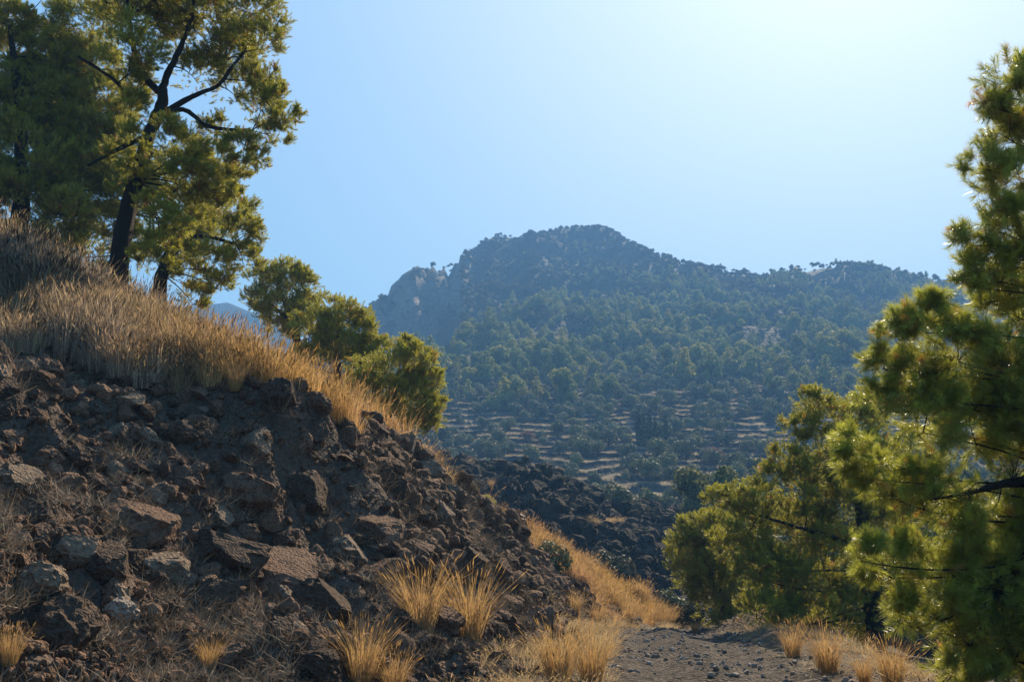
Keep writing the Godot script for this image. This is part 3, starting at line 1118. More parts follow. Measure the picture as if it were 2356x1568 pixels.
			for g in 4:
				if rng.randf() < 0.75 and n2.get_noise_2d(c * 2.6 + 40.0, kk * 7.0) < 0.2:
					var q := bk + Vector3(rng.randf_range(-0.5, 0.5), hh - 0.15, rng.randf_range(-0.6, 0.9))
					gx.append(Transform3D(Basis(Vector3.UP, rng.randf() * TAU).scaled(Vector3(3.0, rng.randf_range(0.5, 1.05), 3.0)), q))
					var kq := rng.randf_range(0.7, 1.2)
					gc.append(Color(kq * 0.92, kq * 1.05, kq * 1.25))
			prev = [] if gap else now
			if gap: prev = now
		if b.v.size() == 0: continue
		var o := top_mesh("terrace_wall", b.done(), M.wall_stone, Transform3D(Basis(), anchor))
		var which: String = ["lowest", "second", "third", "fourth", "fifth", "sixth", "seventh", "eighth", "ninth", "tenth", "eleventh", "twelfth", "thirteenth", "fourteenth", "fifteenth", "sixteenth", "seventeenth", "eighteenth", "nineteenth", "twentieth", "twenty-first", "twenty-second", "twenty-third", "twenty-fourth", "twenty-fifth", "twenty-sixth"][n]
		tag(o, "dry stone terrace wall, %s%s of the hillside terraces" % [which, "" if n == 0 else " from the bottom"], "wall", "stone terrace walls on the hillside")
		n += 1
	tag(copies("terrace_grass", TUFTS[0], M.straw, gx, gc), "dry grass along the edges of the terraces")
	# shrubs of the valley between the cutting and the lava
	var ss := [[1072, 1030, 62.0, 0.95, "yellow_leaves", "bright yellow-green round bush at the edge of the lava mound"], [1330, 1258, 50.0, 1.0, "shrub_leaves", "dark low shrub on the lava slope left of the gully"], [1390, 1262, 52.0, 0.8, "shrub_leaves", "dull green shrub in the middle of the lava slope"], [1345, 1290, 48.0, 0.9, "shrub_leaves", "wide dusky shrub above the grassy spur"], [1400, 1320, 46.0, 0.7, "shrub_leaves", "grey-green shrub at the foot of the lava slope"], [1545, 1372, 36.0, 0.35, "olive_leaves", "small green shrub at the end of the track"], [1240, 1310, 26.0, 0.3, "olive_leaves", "small olive-green shrub on the rock rim above the track"], [1262, 1350, 25.0, 0.26, "olive_leaves", "lower small green shrub on the rocky nose of the cutting"], [1590, 1390, 35.0, 0.4, "shrub_leaves", "brown withered shrub below the young pine by the track"], [1185, 1190, 30.0, 0.4, "rust_leaves", "rust-brown dry bush on the crest of the cutting"], [1425, 1160, 80.0, 0.8, "olive_leaves", "pale olive shrub on the right shoulder of the lava mound"], [1520, 1100, 108.0, 1.0, "olive_leaves", "grey-green spreading shrub behind the lava mound"]]
	for i in ss.size():
		var s: Array = ss[i]
		var p := at(s[0], s[1], s[2])
		var gy := G(p.x, s[2])
		var o := thing("shrub", s[5], "shrub", Vector3(p.x, gy, -s[2]))
		part("stem", OLIVES[i % 5][0], M.bark, o, Transform3D(Basis().scaled(Vector3(0.6, 0.6, 0.6)), Vector3(0, -0.3, 0)))
		part("leaves", OLIVES[i % 5][1], M[s[4]], o, Transform3D(Basis(), Vector3(0, -0.9, 0)))
		o.scale = Vector3.ONE * s[3]
		o.rotation.y = i * 1.3

func build_lava() -> void:
	var spots := []
	for i in 14000:
		var d := rng.randf_range(46.0, 100.0)
		var a := rng.randf_range(-0.13, 0.24)
		var x := a * d
		if rng.randf() > lava_share(x, d) * 0.8: continue
		var s := 0.11 + 0.75 * pow(rng.randf(), 6.0)
		spots.append([Vector3(x, G(x, d) + s * 0.1, -d), s, rng.randi() % ROCKS.size()])
	for s in spots: s.append(s[1] / (s[0] - EYE).length())
	spots.sort_custom(func(a, b): return a[3] > b[3])
	var items := []
	var most := 200
	for i in mini(most, spots.size()):
		var s: Array = spots[i]
		var o := top_mesh("lava_rock", ROCKS[s[2]], M.lava_rock, Transform3D(Basis(rdir(), rng.randf() * TAU).scaled(Vector3.ONE * s[1]), s[0]))
		tag(o, "", "rock", "black rocks on the lava mound")
		items.append([o, ("big " if s[1] > 0.5 else "") + "black lava rock", proj(s[0])])
	relate(items, [["the yellow bush", Vector2(1075, 1030)], ["the lava mound top", Vector2(1290, 1080)], ["the left lava shoulder", Vector2(1150, 1050)], ["the right lava shoulder", Vector2(1430, 1150)], ["the dark shrub on the lava", Vector2(1340, 1260)], ["the straw strip", Vector2(1385, 1208)], ["the lava by the young pine", Vector2(1520, 1300)], ["the gully at the lava foot", Vector2(1440, 1340)], ["the red-brown lava block", Vector2(1500, 1240)]])
	for k in ROCKS.size():
		var xf := []
		var cols := []
		for i in range(most, spots.size()):
			var s: Array = spots[i]
			if s[2] != k: continue
			xf.append(Transform3D(Basis(rdir(), rng.randf() * TAU).scaled(Vector3.ONE * s[1]), s[0]))
			var q := rng.randf_range(0.6, 2.2)
			cols.append(Color(q, q * rng.randf_range(0.85, 1.0), q * rng.randf_range(0.75, 1.0)))
		if xf.size(): tag(copies("lava_rubble", ROCKS[k] if k < 4 else PEBBLES[k % 6], M.lava_rock, xf, cols), "black rubble covering the lava mound")

# named boulders of the cutting: [u, v, radius px, material, label]
var BOULDERS := [
	[500, 1262, 84, "dark_rock", "largest flat-faced brown boulder low in the middle of the cutting"],
	[310, 1218, 66, "brown_rock", "long brown boulder with an orange corner left of the flat-faced boulder"],
	[362, 1305, 56, "grey_rock", "square grey-topped boulder between two darker boulders"],
	[252, 1292, 46, "dark_rock", "dark round boulder at the left end of the boulder row"],
	[632, 1325, 84, "brown_rock", "big rust-brown block right of the flat-faced boulder"],
	[850, 1212, 52, "brown_rock", "smooth square brown boulder in the middle of the stony slope"],
	[796, 1272, 44, "grey_rock", "upright grey boulder left of the smooth square boulder"],
	[890, 1312, 66, "brown_rock", "tall brown boulder above the two grass tussocks"],
	[570, 1148, 58, "brown_rock", "reddish stepped block above the flat-faced boulder"],
	[482, 1372, 52, "dark_rock", "pointed dark boulder leaning below the flat-faced boulder"],
	[272, 1420, 28, "pale_rock", "pale pinkish flat stone on the bare earth at lower left"],
	[740, 1402, 58, "dark_rock", "dark pitted boulder left of the grass tussocks"],
	[588, 1040, 30, "grey_rock", "pale-topped stone high on the slope below the grass"],
	[268, 1082, 26, "grey_rock", "small grey stone on the left of the slope"],
	[345, 828, 42, "dark_rock", "dark blocky outcrop at the foot of the grass band"],
	[338, 880, 36, "grey_rock", "light grey rounded stone under the dark outcrop"],
	[642, 905, 50, "dark_rock", "dark slab at the edge of the tall grass"],
	[492, 938, 14, "pale_rock", "white rounded stone high on the slope"],
	[1008, 1182, 30, "grey_rock", "pale angular stone standing out on the right slope"],
	[982, 1082, 34, "grey_rock", "grey slab near the right crest of the cutting"],
	[868, 1000, 32, "dark_rock", "dark angular rock on the crest under the bushy pine"],
	[930, 1012, 34, "grey_rock", "jagged grey rock on the crest below the bushy pine"],
	[1212, 1300, 18, "grey_rock", "blue-grey stone on the nose of the cutting"],
	[530, 1505, 48, "brown_rock", "brown boulder half buried at the bottom edge"],
	[722, 1525, 44, "dark_rock", "dark boulder beside the lowest grass"],
	[132, 1472, 62, "dark_rock", "crumbling dark bank of stone at lower left"],
	[62, 872, 52, "dark_rock", "dark overhung rock at the left edge under the grass"],
	[32, 1012, 40, "brown_rock", "brown stone at the left edge of the slope"],
	[110, 1052, 26, "brown_rock", "small red-brown stone near the left edge"],
	[48, 1105, 40, "grey_rock", "wedge of grey stone at the left edge"],
	[1040, 1140, 26, "grey_rock", "long pale stone lying below the right crest"],
	[960, 1260, 34, "brown_rock", "brown rounded rock right of the tall brown boulder"],
	[1090, 1300, 30, "dark_rock", "dark rock above the second grass tussock"],
	[1180, 1400, 28, "brown_rock", "brown rock near the foot of the nose"],
	[700, 1140, 50, "dark_rock", "dark rounded bulge of rock in the centre of the slope"],
	[720, 1010, 38, "dark_rock", "dark rock below the white dry shrub"],
	[430, 960, 34, "brown_rock", "brown rock left of the white stone"],
	[90, 1350, 40, "grey_rock", "flat grey stone in the dry earth at left"],
	[930, 1440, 36, "dark_rock", "dark stone between the two tussocks"],
	[1025, 1420, 30, "brown_rock", "brown stone behind the second grass tussock"]]

func build_lava_weeds() -> void:
	var xf := []
	var cols := []
	for i in 1600:
		var d := rng.randf_range(44.0, 100.0)
		var x := rng.randf_range(-0.13, 0.24) * d
		if lava_share(x, d) < 0.15 or n1.get_noise_2d(x * 1.5, d * 1.5) < 0.0: continue
		var s := rng.randf_range(0.12, 0.32)
		xf.append(Transform3D(Basis(Vector3.UP, rng.randf() * TAU).scaled(Vector3(s, s * 0.7, s)), Vector3(x, G(x, d) - s * 0.8, -d)))
		var q := rng.randf_range(0.7, 1.6)
		cols.append(Color(q, q * 0.95, q))
	tag(copies("lava_weeds", OLIVES[2][1], M.shrub_leaves, xf, cols), "low dull weeds in the cracks of the lava")

func face_x(d: float) -> float:
	var tx := lut(BD, BTX, d)
	var far := lut(BD, BCX, d)
	far = minf(far, -0.58 * d - 0.3) if d < 14.6 else far - 0.2
	return lerpf(tx + 0.15, far, rng.randf())

func build_rocks() -> void:
	var marks := []
	for b in BOULDERS:
		var p := hit(b[0], b[1] + b[2] * 0.3)
		var dist := (p - EYE).length()
		var r: float = b[2] * dist / FPX * (0.95 if b[1] < 1020 else 1.28)
		var o := top_mesh("boulder", ROCKS[rng.randi() % ROCKS.size()], M[b[3]], Transform3D(Basis(Vector3.UP, rng.randf() * TAU).rotated(Vector3.RIGHT, rng.randf_range(-0.4, 0.4)).scaled(Vector3(1, 1.15, 1) * r), p + Vector3(0, 0.0, -r * 0.15)))
		tag(o, b[4], "boulder", "boulders in the cutting")
		marks.append(b)
	# countless smaller stones over the face
	var spots := []
	for i in 24000:
		var d := rng.randf_range(4.5, 31.0)
		var x := face_x(d)
		if meadow(x, d) > 0.5: continue
		var dens := 0.25 + 0.75 * smoothstep(-0.2, 0.15, n1.get_noise_2d(x * 4.0 + 30.0, d * 4.0))
		dens *= lerpf(0.3, 1.0, smoothstep(9.0, 15.0, d))
		if rng.randf() > dens: continue
		var r := 0.022 + 0.2 * pow(rng.randf(), 4.2) * smoothstep(5.0, 11.0, d) + 0.05 * pow(rng.randf(), 5.0)
		spots.append([Vector3(x, G(x, d), -d), r])
	for s in spots: s.append(s[1] / (s[0] - EYE).length() if visible_from_eye(s[0]) else 0.0)
	spots.sort_custom(func(a, b): return a[2] > b[2])
	var items := []
	var mats := ["dark_rock", "brown_rock", "grey_rock", "dark_rock", "brown_rock"]
	var words := ["dark", "brown", "grey", "dark", "brown"]
	var short := [["the flat-faced boulder", Vector2(500, 1262)], ["the square grey-topped boulder", Vector2(362, 1305)], ["the big rust-brown block", Vector2(632, 1325)], ["the smooth square boulder", Vector2(850, 1212)], ["the tall brown boulder", Vector2(890, 1312)], ["the reddish stepped block", Vector2(570, 1148)], ["the pale angular stone", Vector2(1008, 1182)], ["the grey slab", Vector2(982, 1082)], ["the jagged crest rock", Vector2(930, 1012)], ["the blue-grey stone", Vector2(1212, 1300)], ["the white rounded stone", Vector2(492, 938)], ["the dark outcrop", Vector2(345, 828)], ["the wedge of grey stone", Vector2(48, 1105)], ["the dark pitted boulder", Vector2(740, 1402)], ["the second grass tussock", Vector2(1080, 1420)], ["the rust-brown crest bush", Vector2(1185, 1190)], ["the pinkish flat stone", Vector2(272, 1420)], ["the dark slab by the grass", Vector2(642, 905)], ["the centre bulge", Vector2(700, 1140)]]
	var most := 260
	for i in mini(most, spots.size()):
		var s: Array = spots[i]
		var k := rng.randi() % 5
		var o := top_mesh("stone", ROCKS[rng.randi() % ROCKS.size()], M[mats[k]], Transform3D(Basis(rdir(), rng.randf() * TAU).scaled(Vector3.ONE * s[1]), s[0] - Vector3(0, s[1] * 0.1, 0)))
		tag(o, "", "stone", "stones in the face of the cutting")
		items.append([o, ("large " if s[2] > 0.0105 else "") + words[k] + " stone", proj(s[0])])
	relate(items, short)
	for k in 6:
		var xf := []
		var cols := []
		for i in range(most, spots.size()):
			if i % 6 != k: continue
			var s: Array = spots[i]
			xf.append(Transform3D(Basis(rdir(), rng.randf() * TAU).scaled(Vector3.ONE * s[1]), s[0] + Vector3(0, s[1] * 0.25, 0)))
			var q := rng.randf_range(0.55, 1.35)
			cols.append(Color(q, q * 0.97, q * 0.94))
		tag(copies("rubble", PEBBLES[k], M.brown_rock, xf, cols), "loose rubble on the face of the cutting")
	# clods and grit of the bare earth, finest close to the eye
	for k in 6:
		var xf := []
		var cols := []
		for i in 3000:
			var d := 4.4 + 20.0 * pow(rng.randf(), 1.6)
			var x := face_x(d) + 0.3
			if meadow(x, d) > 0.5: continue
			var r := (0.012 + 0.05 * pow(rng.randf(), 4.0)) * (0.7 + d * 0.05)
			xf.append(Transform3D(Basis(rdir(), rng.randf() * TAU).scaled(Vector3.ONE * r), Vector3(x, G(x, d) + r * 0.3, -d)))
			var q := rng.randf_range(0.5, 1.15)
			cols.append(Color(q, q * 0.93, q * 0.86))
		tag(copies("clods", PEBBLES[k], M.brown_rock, xf, cols), "clods and grit on the bare earth of the cutting")
	# gravel on the track
	for k in 3:
		var xf := []
		var cols := []
		for i in 2600:
			var d := 5.0 + 24.0 * rng.randf()
			var x := lut(RD, RLX, d) + rng.randf_range(-0.5, 3.0)
			if n1.get_noise_2d(x * 6.0, d * 3.0) < 0.0 and rng.randf() < 0.75: continue
			var r := 0.007 + 0.04 * pow(rng.randf(), 7.0)
			xf.append(Transform3D(Basis(rdir(), rng.randf() * TAU).scaled(Vector3.ONE * r), Vector3(x, G(x, d) + r * 0.2, -d)))
			var q := rng.randf_range(0.6, 1.6)
			cols.append(Color(q, q, q))
		tag(copies("gravel", PEBBLES[k], M.gravel, xf, cols), "loose gravel on the dirt track")

func build_pines() -> void:
	var big := [[560, 20, 90, 0], [480, 60, 105, 0.6], [592, 92, 58, -0.2], [380, -20, 115, 0.8], [280, 20, 105, 0.3], [540, -90, 90, 0], [420, -130, 120, 0.5], [260, -110, 110, 0], [360, 40, 70, 1.4], [600, 232, 60, 0], [655, 268, 36, -0.2], [632, 302, 40, 0.2], [545, 200, 66, 0.5], [455, 165, 66, 0.9], [590, 365, 34, 0], [560, 342, 46, -0.3], [610, 180, 40, 0.3], [300, 120, 80, -0.8], [405, 335, 66, -0.9], [480, 362, 58, -0.4], [440, 420, 62, -0.7], [500, 432, 48, 0], [385, 515, 56, -0.8], [368, 568, 46, -1.0], [330, 592, 40, -0.9], [300, 190, 60, 0.8], [400, 60, 60, 1.2], [520, 130, 60, 0.8], [420, 390, 60, 0.6], [540, 400, 45, 0.4], [450, 480, 56, 0.2], [500, 300, 40, 0.5], [590, -30, 70, 0.3], [300, 400, 46, -0.5], [290, 330, 50, -0.3], [340, 470, 34, -0.7], [300, 255, 46, -0.2]]
	var trunk := [[[266, 650, 0, 46], [290, 500, 0, 38], [325, 370, 0, 32], [345, 300, 0.05, 29], [370, 245, 0.1, 25], [376, 205, 0.1, 22]],
		[[372, 215, 0.1, 20], [340, 185, 0.1, 16], [312, 130, 0.2, 13], [300, 60, 0.3, 10], [290, -20, 0.4, 7]],
		[[372, 215, 0.1, 22], [385, 170, 0.2, 18], [410, 120, 0.2, 14], [440, 40, 0.2, 10], [450, -60, 0.2, 7]],
		[[360, 265, 0.1, 16], [440, 222, 0, 12], [500, 195, 0, 10], [560, 120, 0, 7]],
		[[362, 275, 0.1, 15], [420, 250, 0, 11], [480, 290, -0.1, 9], [580, 300, -0.1, 6]],
		[[325, 250, 0, 12], [270, 190, -0.2, 10], [180, 130, -0.3, 6]],
		[[345, 310, 0, 14], [280, 340, -0.4, 10], [200, 380, -0.5, 7]]]
	pine("tallest pine with a dark leaning trunk and forked limbs above the grass", "pines on the left slope", 19.0, trunk, big, {"sprig": "mid", "density": 900.0, "grow": 1.22, "cones": 25, "gap": 0.34})
	var second := [[480, 478, 58, 0], [540, 540, 58, 0.3], [582, 522, 32, 0], [560, 592, 48, 0], [480, 602, 66, -0.3], [420, 632, 56, 0.4], [505, 652, 38, 0], [445, 684, 46, 0.2], [535, 478, 36, 0.4], [400, 560, 50, 0.6]]
	pine("spreading lower pine with a short dark trunk behind the tallest pine", "pines on the left slope", 22.0, [[[362, 690, 0, 34], [372, 630, 0, 28], [400, 560, 0, 20], [440, 520, 0.1, 14]], [[380, 610, 0, 16], [440, 545, 0, 12], [540, 560, 0, 7]]], second, {"sprig": "mid", "density": 950.0})
	var back := [[30, 40, 46, 0], [0, 120, 90, 0.5], [90, 250, 110, 1.0], [60, 380, 115, 0], [190, 410, 90, 1.0], [30, 470, 100, 0], [150, 500, 75, 0], [-60, 260, 130, 0], [-80, 420, 120, 0], [250, 520, 60, 2.0], [-20, 20, 60, 0], [130, 150, 80, 0.8], [200, 300, 90, 1.2], [100, 560, 60, 0], [20, 560, 60, 0], [230, 450, 70, 1.5], [205, 55, 85, 1.0], [120, -60, 90, 1.0], [205, 150, 75, 1.0], [120, 180, 80, 1.0], [160, 270, 85, 1.0], [60, 205, 80, 1.0], [80, 310, 85, 1.0], [185, 345, 80, 1.0], [150, 425, 80, 1.0], [160, 340, 80, 1.0], [110, 90, 60, 1.0], [240, 235, 75, 1.0], [255, 320, 60, 1.0], [250, 440, 62, 1.0]]
	pine("dark shaded pine at the left edge behind the tallest pine", "pines on the left slope", 26.0, [[[40, 600, 0, 40], [50, 400, 0, 32], [40, 200, 0, 20], [20, 60, 0, 8]]], back, {"sprig": "far", "density": 950.0, "gap": 0.5})
	var fill := [[330, 470, 66, 0], [260, 380, 80, 0.5], [420, 460, 60, 0], [300, 560, 60, 0], [200, 560, 60, 0], [420, 545, 60, 0.5], [350, 400, 60, 1.0], [500, 420, 60, 1.0], [480, 540, 66, 0.6], [540, 480, 46, 0.5], [240, 640, 50, 0.0], [130, 560, 60, 0.0], [440, 350, 50, 1.4]]
	pine("sunlit pine standing farther back between the trunks of the slope", "pines on the left slope", 29.0, [[[262, 660, 0, 26], [285, 520, 0, 20], [310, 380, 0, 8]]], fill, {"sprig": "far", "density": 850.0})
	var a := [[652, 640, 54, 0], [692, 652, 42, 0], [612, 650, 49, 0], [588, 690, 41, 0], [650, 690, 61, 0], [702, 692, 33, 0], [680, 732, 49, 0], [620, 722, 38, 0], [740, 745, 40, 0], [640, 760, 40, 0]]
	pine("small round pine on the crest left of the twin bushy pines", "bushy pines on the crest", 34.0, [[[690, 820, 0, 20], [672, 740, 0, 14], [650, 680, 0, 9]], [[672, 740, 0, 10], [612, 690, 0, 6]]], a, {"mat": "needles_gold", "sprig": "far", "density": 850.0, "cones": 12})
	var b := [[762, 720, 54, 0], [812, 730, 46, 0], [835, 755, 28, 0], [780, 780, 74, 0], [722, 762, 59, 0], [842, 792, 33, 0], [800, 828, 72, 0], [742, 812, 51, 0], [850, 820, 31, 0], [860, 800, 40, 0], [700, 830, 40, 0], [830, 870, 50, 0]]
	pine("middle bushy pine on the crest between two others", "bushy pines on the crest", 31.0, [[[770, 930, 0, 22], [775, 860, 0, 17], [780, 760, 0, 8]]], b, {"mat": "needles_gold", "sprig": "far", "density": 850.0, "cones": 12})
	var c := [[928, 800, 36, 0], [958, 830, 46, 0], [900, 858, 67, 0], [970, 880, 48, 0], [978, 930, 41, 0], [930, 930, 72, 0], [872, 900, 55, 0], [992, 965, 29, 0], [955, 975, 43, 0], [840, 850, 43, 0.5], [830, 900, 46, 0], [1000, 930, 26, 0], [900, 960, 50, 0]]
	pine("dense yellow-green pine at the right end of the crest", "bushy pines on the crest", 28.0, [[[880, 1010, 0, 26], [895, 940, 0, 20], [920, 850, 0, 8]]], c, {"mat": "needles_gold", "sprig": "far", "density": 900.0, "cones": 14})
	# right of the track
	var mid := [[1870, 928, 42, 0], [1832, 978, 38, 0], [1920, 960, 56, 0.4], [1900, 1040, 66, 0], [1812, 1062, 46, 0], [1782, 1092, 36, 0], [1860, 1120, 66, 0], [1742, 1142, 44, 0], [1690, 1140, 36, 0], [1648, 1150, 32, 0.3], [1722, 1200, 56, 0], [1840, 1222, 76, 0.4], [1952, 1180, 76, 0.5], [1750, 1290, 56, -0.3], [1742, 1312, 40, -0.5], [1802, 1330, 66, 0], [1900, 1300, 86, 0], [1880, 1400, 76, 0], [1740, 1400, 46, -0.6], [1960, 1400, 76, 0.3], [1820, 1432, 50, 0], [1960, 1060, 70, 0.5], [1980, 960, 60, 0.5], [1680, 1250, 46, 0.4], [2040, 1320, 90, 0.6], [2060, 1200, 90, 0.6], [2060, 1080, 90, 0.7]]
	pine("broad yellow-green pine beyond the track with a dark bare trunk", "pines right of the track", 22.0, [[[2010, 1500, 0, 46], [2012, 1420, 0, 40], [2000, 1280, 0, 30], [1960, 1100, 0, 20], [1900, 980, 0, 8]], [[1995, 1290, 0, 18], [1930, 1240, -0.2, 12], [1830, 1210, -0.2, 8], [1730, 1180, 0, 5]]], mid, {"sprig": "mid", "density": 950.0, "grow": 1.25, "gap": 0.4, "thin_below": 0.3})
	var young := [[1570, 1238, 36, 0], [1602, 1222, 42, 0], [1650, 1222, 50, 0], [1600, 1300, 56, 0], [1660, 1290, 50, 0], [1650, 1350, 52, 0], [1610, 1350, 36, 0], [1700, 1380, 46, 0.3], [1590, 1270, 40, 0], [1640, 1400, 40, 0], [1700, 1425, 44, 0], [1590, 1330, 40, 0.2]]
	pine("young leaning pine with bright tips at the end of the track", "pines right of the track", 27.0, [[[1680, 1440, 0, 20], [1660, 1370, 0, 16], [1620, 1280, 0, 8]]], young, {"sprig": "mid", "density": 1000.0, "grow": 1.22, "thin_below": 0.2, "gap": 0.5})
	var near := [[2322, 180, 66, 0], [2282, 230, 42, 0], [2332, 300, 76, 0], [2262, 372, 42, 0], [2302, 432, 66, 0], [2352, 520, 86, 0], [2232, 552, 38, 0], [2282, 622, 66, 0], [2342, 700, 76, 0.3], [2232, 650, 30, 0], [2132, 742, 62, -0.2], [2062, 772, 42, 0], [2032, 832, 42, 0], [2102, 862, 72, 0], [2202, 800, 82, 0], [2302, 850, 96, 0.2], [2022, 922, 44, 0], [2122, 962, 82, 0], [2242, 982, 92, 0.2], [2342, 1002, 80, 0.4], [1962, 1022, 44, -0.2], [2002, 1082, 52, 0], [2082, 1132, 64, 0], [2182, 1152, 76, 0], [2292, 1182, 86, 0.3], [1980, 1272, 44, -0.3], [2052, 1302, 62, 0], [2152, 1332, 76, 0], [2262, 1332, 86, 0], [2342, 1302, 80, 0.3], [2100, 1422, 52, 0], [2232, 1452, 76, 0], [2332, 1482, 86, 0], [2302, 1402, 76, 0.3], [2210, 1545, 56, 0.2], [2320, 1560, 70, 0.2], [2420, 250, 120, 0], [2440, 600, 140, 0], [2440, 1000, 150, 0], [2440, 1350, 150, 0], [2560, 400, 90, 0.3], [2590, 640, 110, 0.3], [2640, 860, 120, 0.2], [2600, 1080, 120, 0.6], [2700, 1150, 110, 0.4], [2660, 1350, 130, 0.6], [2560, 1480, 120, 0.8], [2480, 760, 110, 1.0], [2500, 1180, 120, 1.3], [2560, 960, 110, -0.7], [2600, 1300, 110, -0.6], [2480, 150, 70, 0], [2460, 60, 50, 0]]
	pine("big drooping pine filling the right edge beside the track", "pines right of the track", 9.5, [[[2520, 1750, 0, 80], [2500, 1300, 0, 66], [2480, 800, 0, 46], [2450, 350, 0, 22], [2440, 100, 0, 8]]], near, {"sprig": "near", "density": 1900.0, "grow": 1.15, "bough": 0.45, "cushions": 5, "up": 0.1, "mat": "needles_near", "cones": 30, "gap": 0.42, "gap_scale": 30.0, "thin_below": 0.3, "squash": Vector3(1, 0.9, 1), "bare": [[[2490, 1090, 0.2, 34], [2356, 1108, 0, 22], [2310, 1112, -0.1, 16], [2220, 1135, -0.2, 10], [2140, 1150, -0.3, 4]], [[2490, 1380, 0.1, 30], [2356, 1372, 0, 18], [2280, 1365, -0.1, 12], [2200, 1340, -0.2, 6]], [[2480, 930, 0.1, 24], [2356, 915, 0, 14], [2260, 905, 0, 6]]]})

func build_hollow() -> void:
	# trees filling the hollow behind the pines on the right
	var spots := []
	for i in 400:
		var d := rng.randf_range(36.0, 104.0)
		var a := rng.randf_range(0.19, 0.62)
		if d < 60.0 and a < 0.24: continue
		var x := a * d
		var ok := true
		for s in spots:
			if Vector2(s[0].x - x, s[0].z + d).length() < 3.4: ok = false; break
		if ok: spots.append([Vector3(x, G(x, d) - 0.3, -d), rng.randf_range(0.5, 0.8), rng.randi() % 5, rng.randi() % 3, "dark hollow pine"])
	woods("hollow_pine", "pine tree", "pines in the hollow behind the right-hand pines", PINES, tints("hollow", "far_needles", [Color(0.1, 0.11, 0.03), Color(0.08, 0.1, 0.03), Color(0.12, 0.12, 0.035)]), spots, [["the broad pine's bare trunk", Vector2(2010, 1400)], ["the young leaning pine", Vector2(1620, 1280)], ["the broad pine's top", Vector2(1880, 940)], ["the drooping pine's lowest branch", Vector2(2280, 1365)], ["the drooping pine's middle branch", Vector2(2230, 1110)]], 300, "")

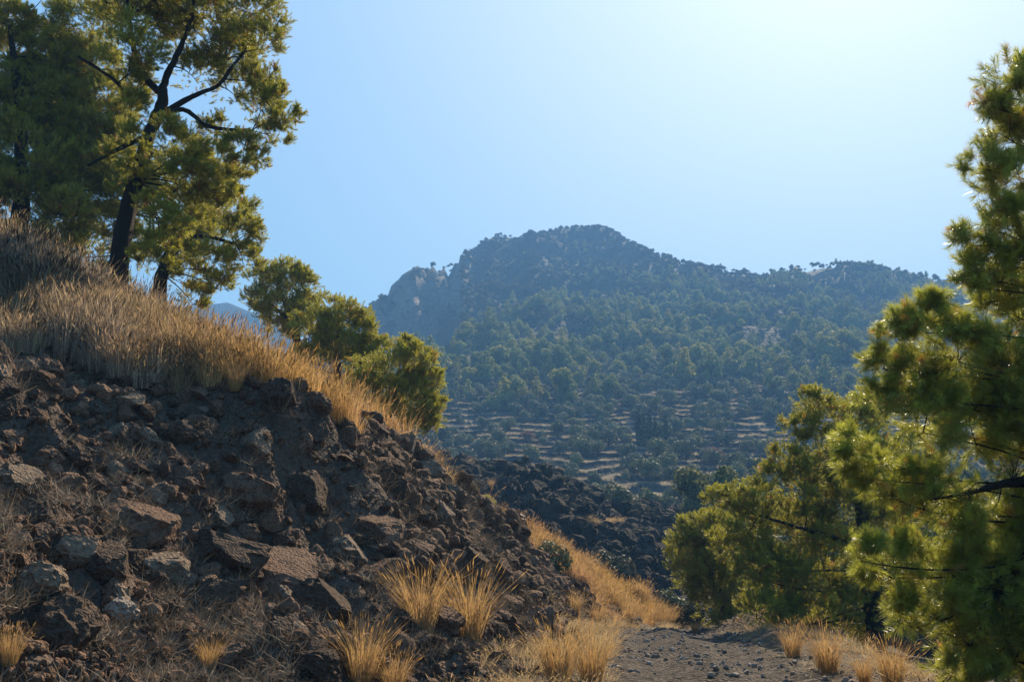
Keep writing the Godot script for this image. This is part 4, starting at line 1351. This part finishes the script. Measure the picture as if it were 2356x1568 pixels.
func build_grass() -> void:
	# the band of tall grass along the rim and over the slope above it
	var xf := [[], [], [], [], [], []]
	var cols := [[], [], [], [], [], []]
	for i in 26000:
		var d := rng.randf_range(12.0, 36.0)
		var cx := lut(BD, BCX, d)
		var run := rng.randf_range(-0.6, 8.0) if d < 20.0 else rng.randf_range(-3.2, 5.0)
		var x := cx - run
		var s := face_share(x, d)
		var patch := n1.get_noise_2d(x * 5.0, d * 5.0)
		var q := meadow(x, d)
		if d >= 20.0:
			q = smoothstep(0.0, 0.15, s) * smoothstep(-0.1, 0.2, patch + smoothstep(27.0, 30.0, d) * 0.2)
			if d < 27.0: q *= 0.0 if s < 0.98 else 0.55
		elif d > 14.2: q *= lerpf(0.05, 1.0, smoothstep(15.4, 14.4, d)) if run < 2.6 else 0.6
		if rng.randf() > q * 0.75: continue
		var k := rng.randi() % 6
		var y := G(x, d)
		var h := rng.randf_range(0.6, 1.1) * (1.0 if d < 20.0 else 0.75) * lerpf(0.68, 1.18, smoothstep(-0.3, 0.3, n3.get_noise_2d(x * 7.0, d * 7.0)))
		if n3.get_noise_2d(x * 9.0 + 50.0, d * 9.0) > 0.3: continue
		xf[k].append(Transform3D(Basis(Vector3.UP, rng.randf() * TAU).scaled(Vector3(1.1, h, 1.1)).rotated(Vector3.FORWARD, rng.randf_range(-0.12, 0.06)), Vector3(x, y, -d)))
		var c := rng.randf_range(0.7, 1.1)
		var grey := smoothstep(0.3, -0.3, n2.get_noise_2d(x * 2.0, d * 2.0)) * 0.35
		var gold := n1.get_noise_2d(x * 2.5 + 80.0, d * 2.5)
		var east := smoothstep(-7.0, -3.5, x)
		cols[k].append(Color(c * (1.0 - grey * 0.3 * (1.0 - east)) * lerpf(0.95, 1.1, east), c * (1.0 - grey * 0.12 - 0.08 * gold) * lerpf(0.96, 0.94, east), c * (1.0 + grey * 0.4 - gold * 0.4) * lerpf(1.05, 0.66, east)))
	# thin growth along the verges
	for i in 800:
		var d := rng.randf_range(6.0, 34.0)
		var rl := lut(RD, RLX, d)
		var left := rng.randf() < 0.85
		var x := rl - rng.randf() * (rl - lut(BD, BTX, d) + 0.2) if left else rl + 2.7 + rng.randf_range(0.0, 1.4)
		if n1.get_noise_2d(x * 6.0, d * 4.0) < 0.02: continue
		var k := rng.randi() % 6
		var h := rng.randf_range(0.12, 0.35)
		xf[k].append(Transform3D(Basis(Vector3.UP, rng.randf() * TAU).scaled(Vector3(0.9, h, 0.9)), Vector3(x, G(x, d), -d)))
		var c := rng.randf_range(0.6, 1.0)
		cols[k].append(Color(c, c, c))
	# the straw strip on the lava
	for i in 160:
		var u := rng.randf_range(1330.0, 1425.0)
		var p := hit(u, 1212.0 - (u - 1330.0) * 0.06, 46.0, 110.0)
		xf[0].append(Transform3D(Basis(Vector3.UP, rng.randf() * TAU).scaled(Vector3(2.0, 0.5, 2.0)), p))
		cols[0].append(Color(0.9, 0.9, 0.9))
	for k in 6: tag(copies("dry_grass", TUFTS[k], M.straw, xf[k], cols[k]), "tall dry golden grass on the slope and verges")
	# tussocks one can count
	var list := [
		[968, 1475, 1.0, "leaning golden tussock left of its twin at the foot of the cutting"], [1080, 1485, 1.05, "rounded golden tussock right of its twin at the foot of the cutting"],
		[830, 1590, 0.7, "spreading yellow tussock at the bottom edge left of the track"], [905, 1600, 0.5, "smaller yellow tussock right of the spreading one at the bottom edge"],
		[1285, 1572, 0.8, "tall bright tussock at the left edge of the track"], [1362, 1568, 0.78, "deep orange tussock overhanging the left edge of the track"],
		[1825, 1512, 0.62, "slim golden tussock on the right verge, the left of the pair"], [1905, 1550, 0.74, "larger golden tussock on the right verge, the right of the pair"],
		[2055, 1580, 0.6, "ragged pale tussock under the drooping pine"], [1990, 1575, 0.4, "thin grass tuft between the verge pair and the ragged tussock"],
		[1320, 1420, 0.8, "golden tussock on the left verge where the track narrows"], [1375, 1440, 0.75, "low golden tussock beside the far end of the track"],
		[1440, 1440, 0.85, "bushy tussock closing the far end of the track on the left"], [1500, 1440, 0.9, "tallest of the tussocks at the far end of the track"],
		[1545, 1440, 0.75, "right-hand tussock of the row at the far end of the track"], [1600, 1455, 0.45, "small tussock right of the row at the far end of the track"],
		[1350, 1350, 0.7, "golden tussock halfway up the grassy spur"], [1290, 1290, 0.7, "golden tussock high on the grassy spur"],
		[1340, 1310, 0.6, "lone tuft on the right flank of the grassy spur"], [970, 1035, 0.55, "upright tuft on the crest below the dense pine"],
		[1130, 1120, 0.7, "tuft leaning over the right crest of the cutting"], [300, 860, 0.6, "orange tuft hanging over the rocks at the left rim"],
		[540, 900, 0.55, "sparse orange tuft among the rim rocks"], [20, 1530, 0.3, "small orange tuft at the lower left corner"], [480, 1545, 0.35, "thin rusty weed stalks on the bare earth at the bottom"]]
	for i in list.size():
		var l: Array = list[i]
		var p := hit(l[0], minf(l[1], 1600.0))
		var o := thing("grass_tussock", l[3], "tussock", p, "dry grass tussocks")
		part("blades", CLUMPS[i % 5], M.gold_straw, o)
		o.scale = Vector3(l[2], l[2], l[2])
		o.rotation.y = i * 2.1
	# dry litter along the verges
	var lx := []
	var lc := []
	for i in 1500:
		var d := rng.randf_range(6.0, 30.0)
		var rl := lut(RD, RLX, d)
		var x := rl + rng.randf_range(2.3, 4.6) if rng.randf() < 0.75 else rl - rng.randf() * maxf(0.4, rl - lut(BD, BTX, d))
		if n1.get_noise_2d(x * 5.0 + 20.0, d * 5.0) < -0.1: continue
		var z := rng.randf_range(0.4, 0.9)
		lx.append(Transform3D(Basis(Vector3.UP, rng.randf() * TAU).scaled(Vector3(z, z * 0.35, z)), Vector3(x, G(x, d), -d)))
		var c := rng.randf_range(0.3, 0.75)
		lc.append(Color(c, c * 0.95, c * 0.9))
	tag(copies("dry_litter", BRUSH[1], M.straw, lx, lc), "dry straw litter along the verges")
	# dead twigs and dry weeds over the face
	for k in 4:
		var bx := []
		var bc := []
		for i in 1100:
			var d := rng.randf_range(4.8, 24.0)
			var x := face_x(d)
			if n1.get_noise_2d(x * 5.0 + 70.0, d * 5.0) < -0.05: continue
			var z := rng.randf_range(0.5, 1.2)
			bx.append(Transform3D(Basis(Vector3.UP, rng.randf() * TAU).scaled(Vector3.ONE * z), Vector3(x, G(x, d) - 0.02, -d)))
			var c := rng.randf_range(0.5, 1.3)
			bc.append(Color(c, c * 0.96, c * 0.9))
		tag(copies("dead_brush", BRUSH[k], M.twigs, bx, bc), "grey dead twigs and weeds on the slope")
	# the white dry shrub
	var p := hit(640, 965)
	var w := thing("dry_shrub", "bleached white dry shrub high on the rocky slope", "shrub", p)
	part("stems", tuft(160, 0.5, 0.1, 0.006, 0.0, 1.4), M.pale_rock, w)
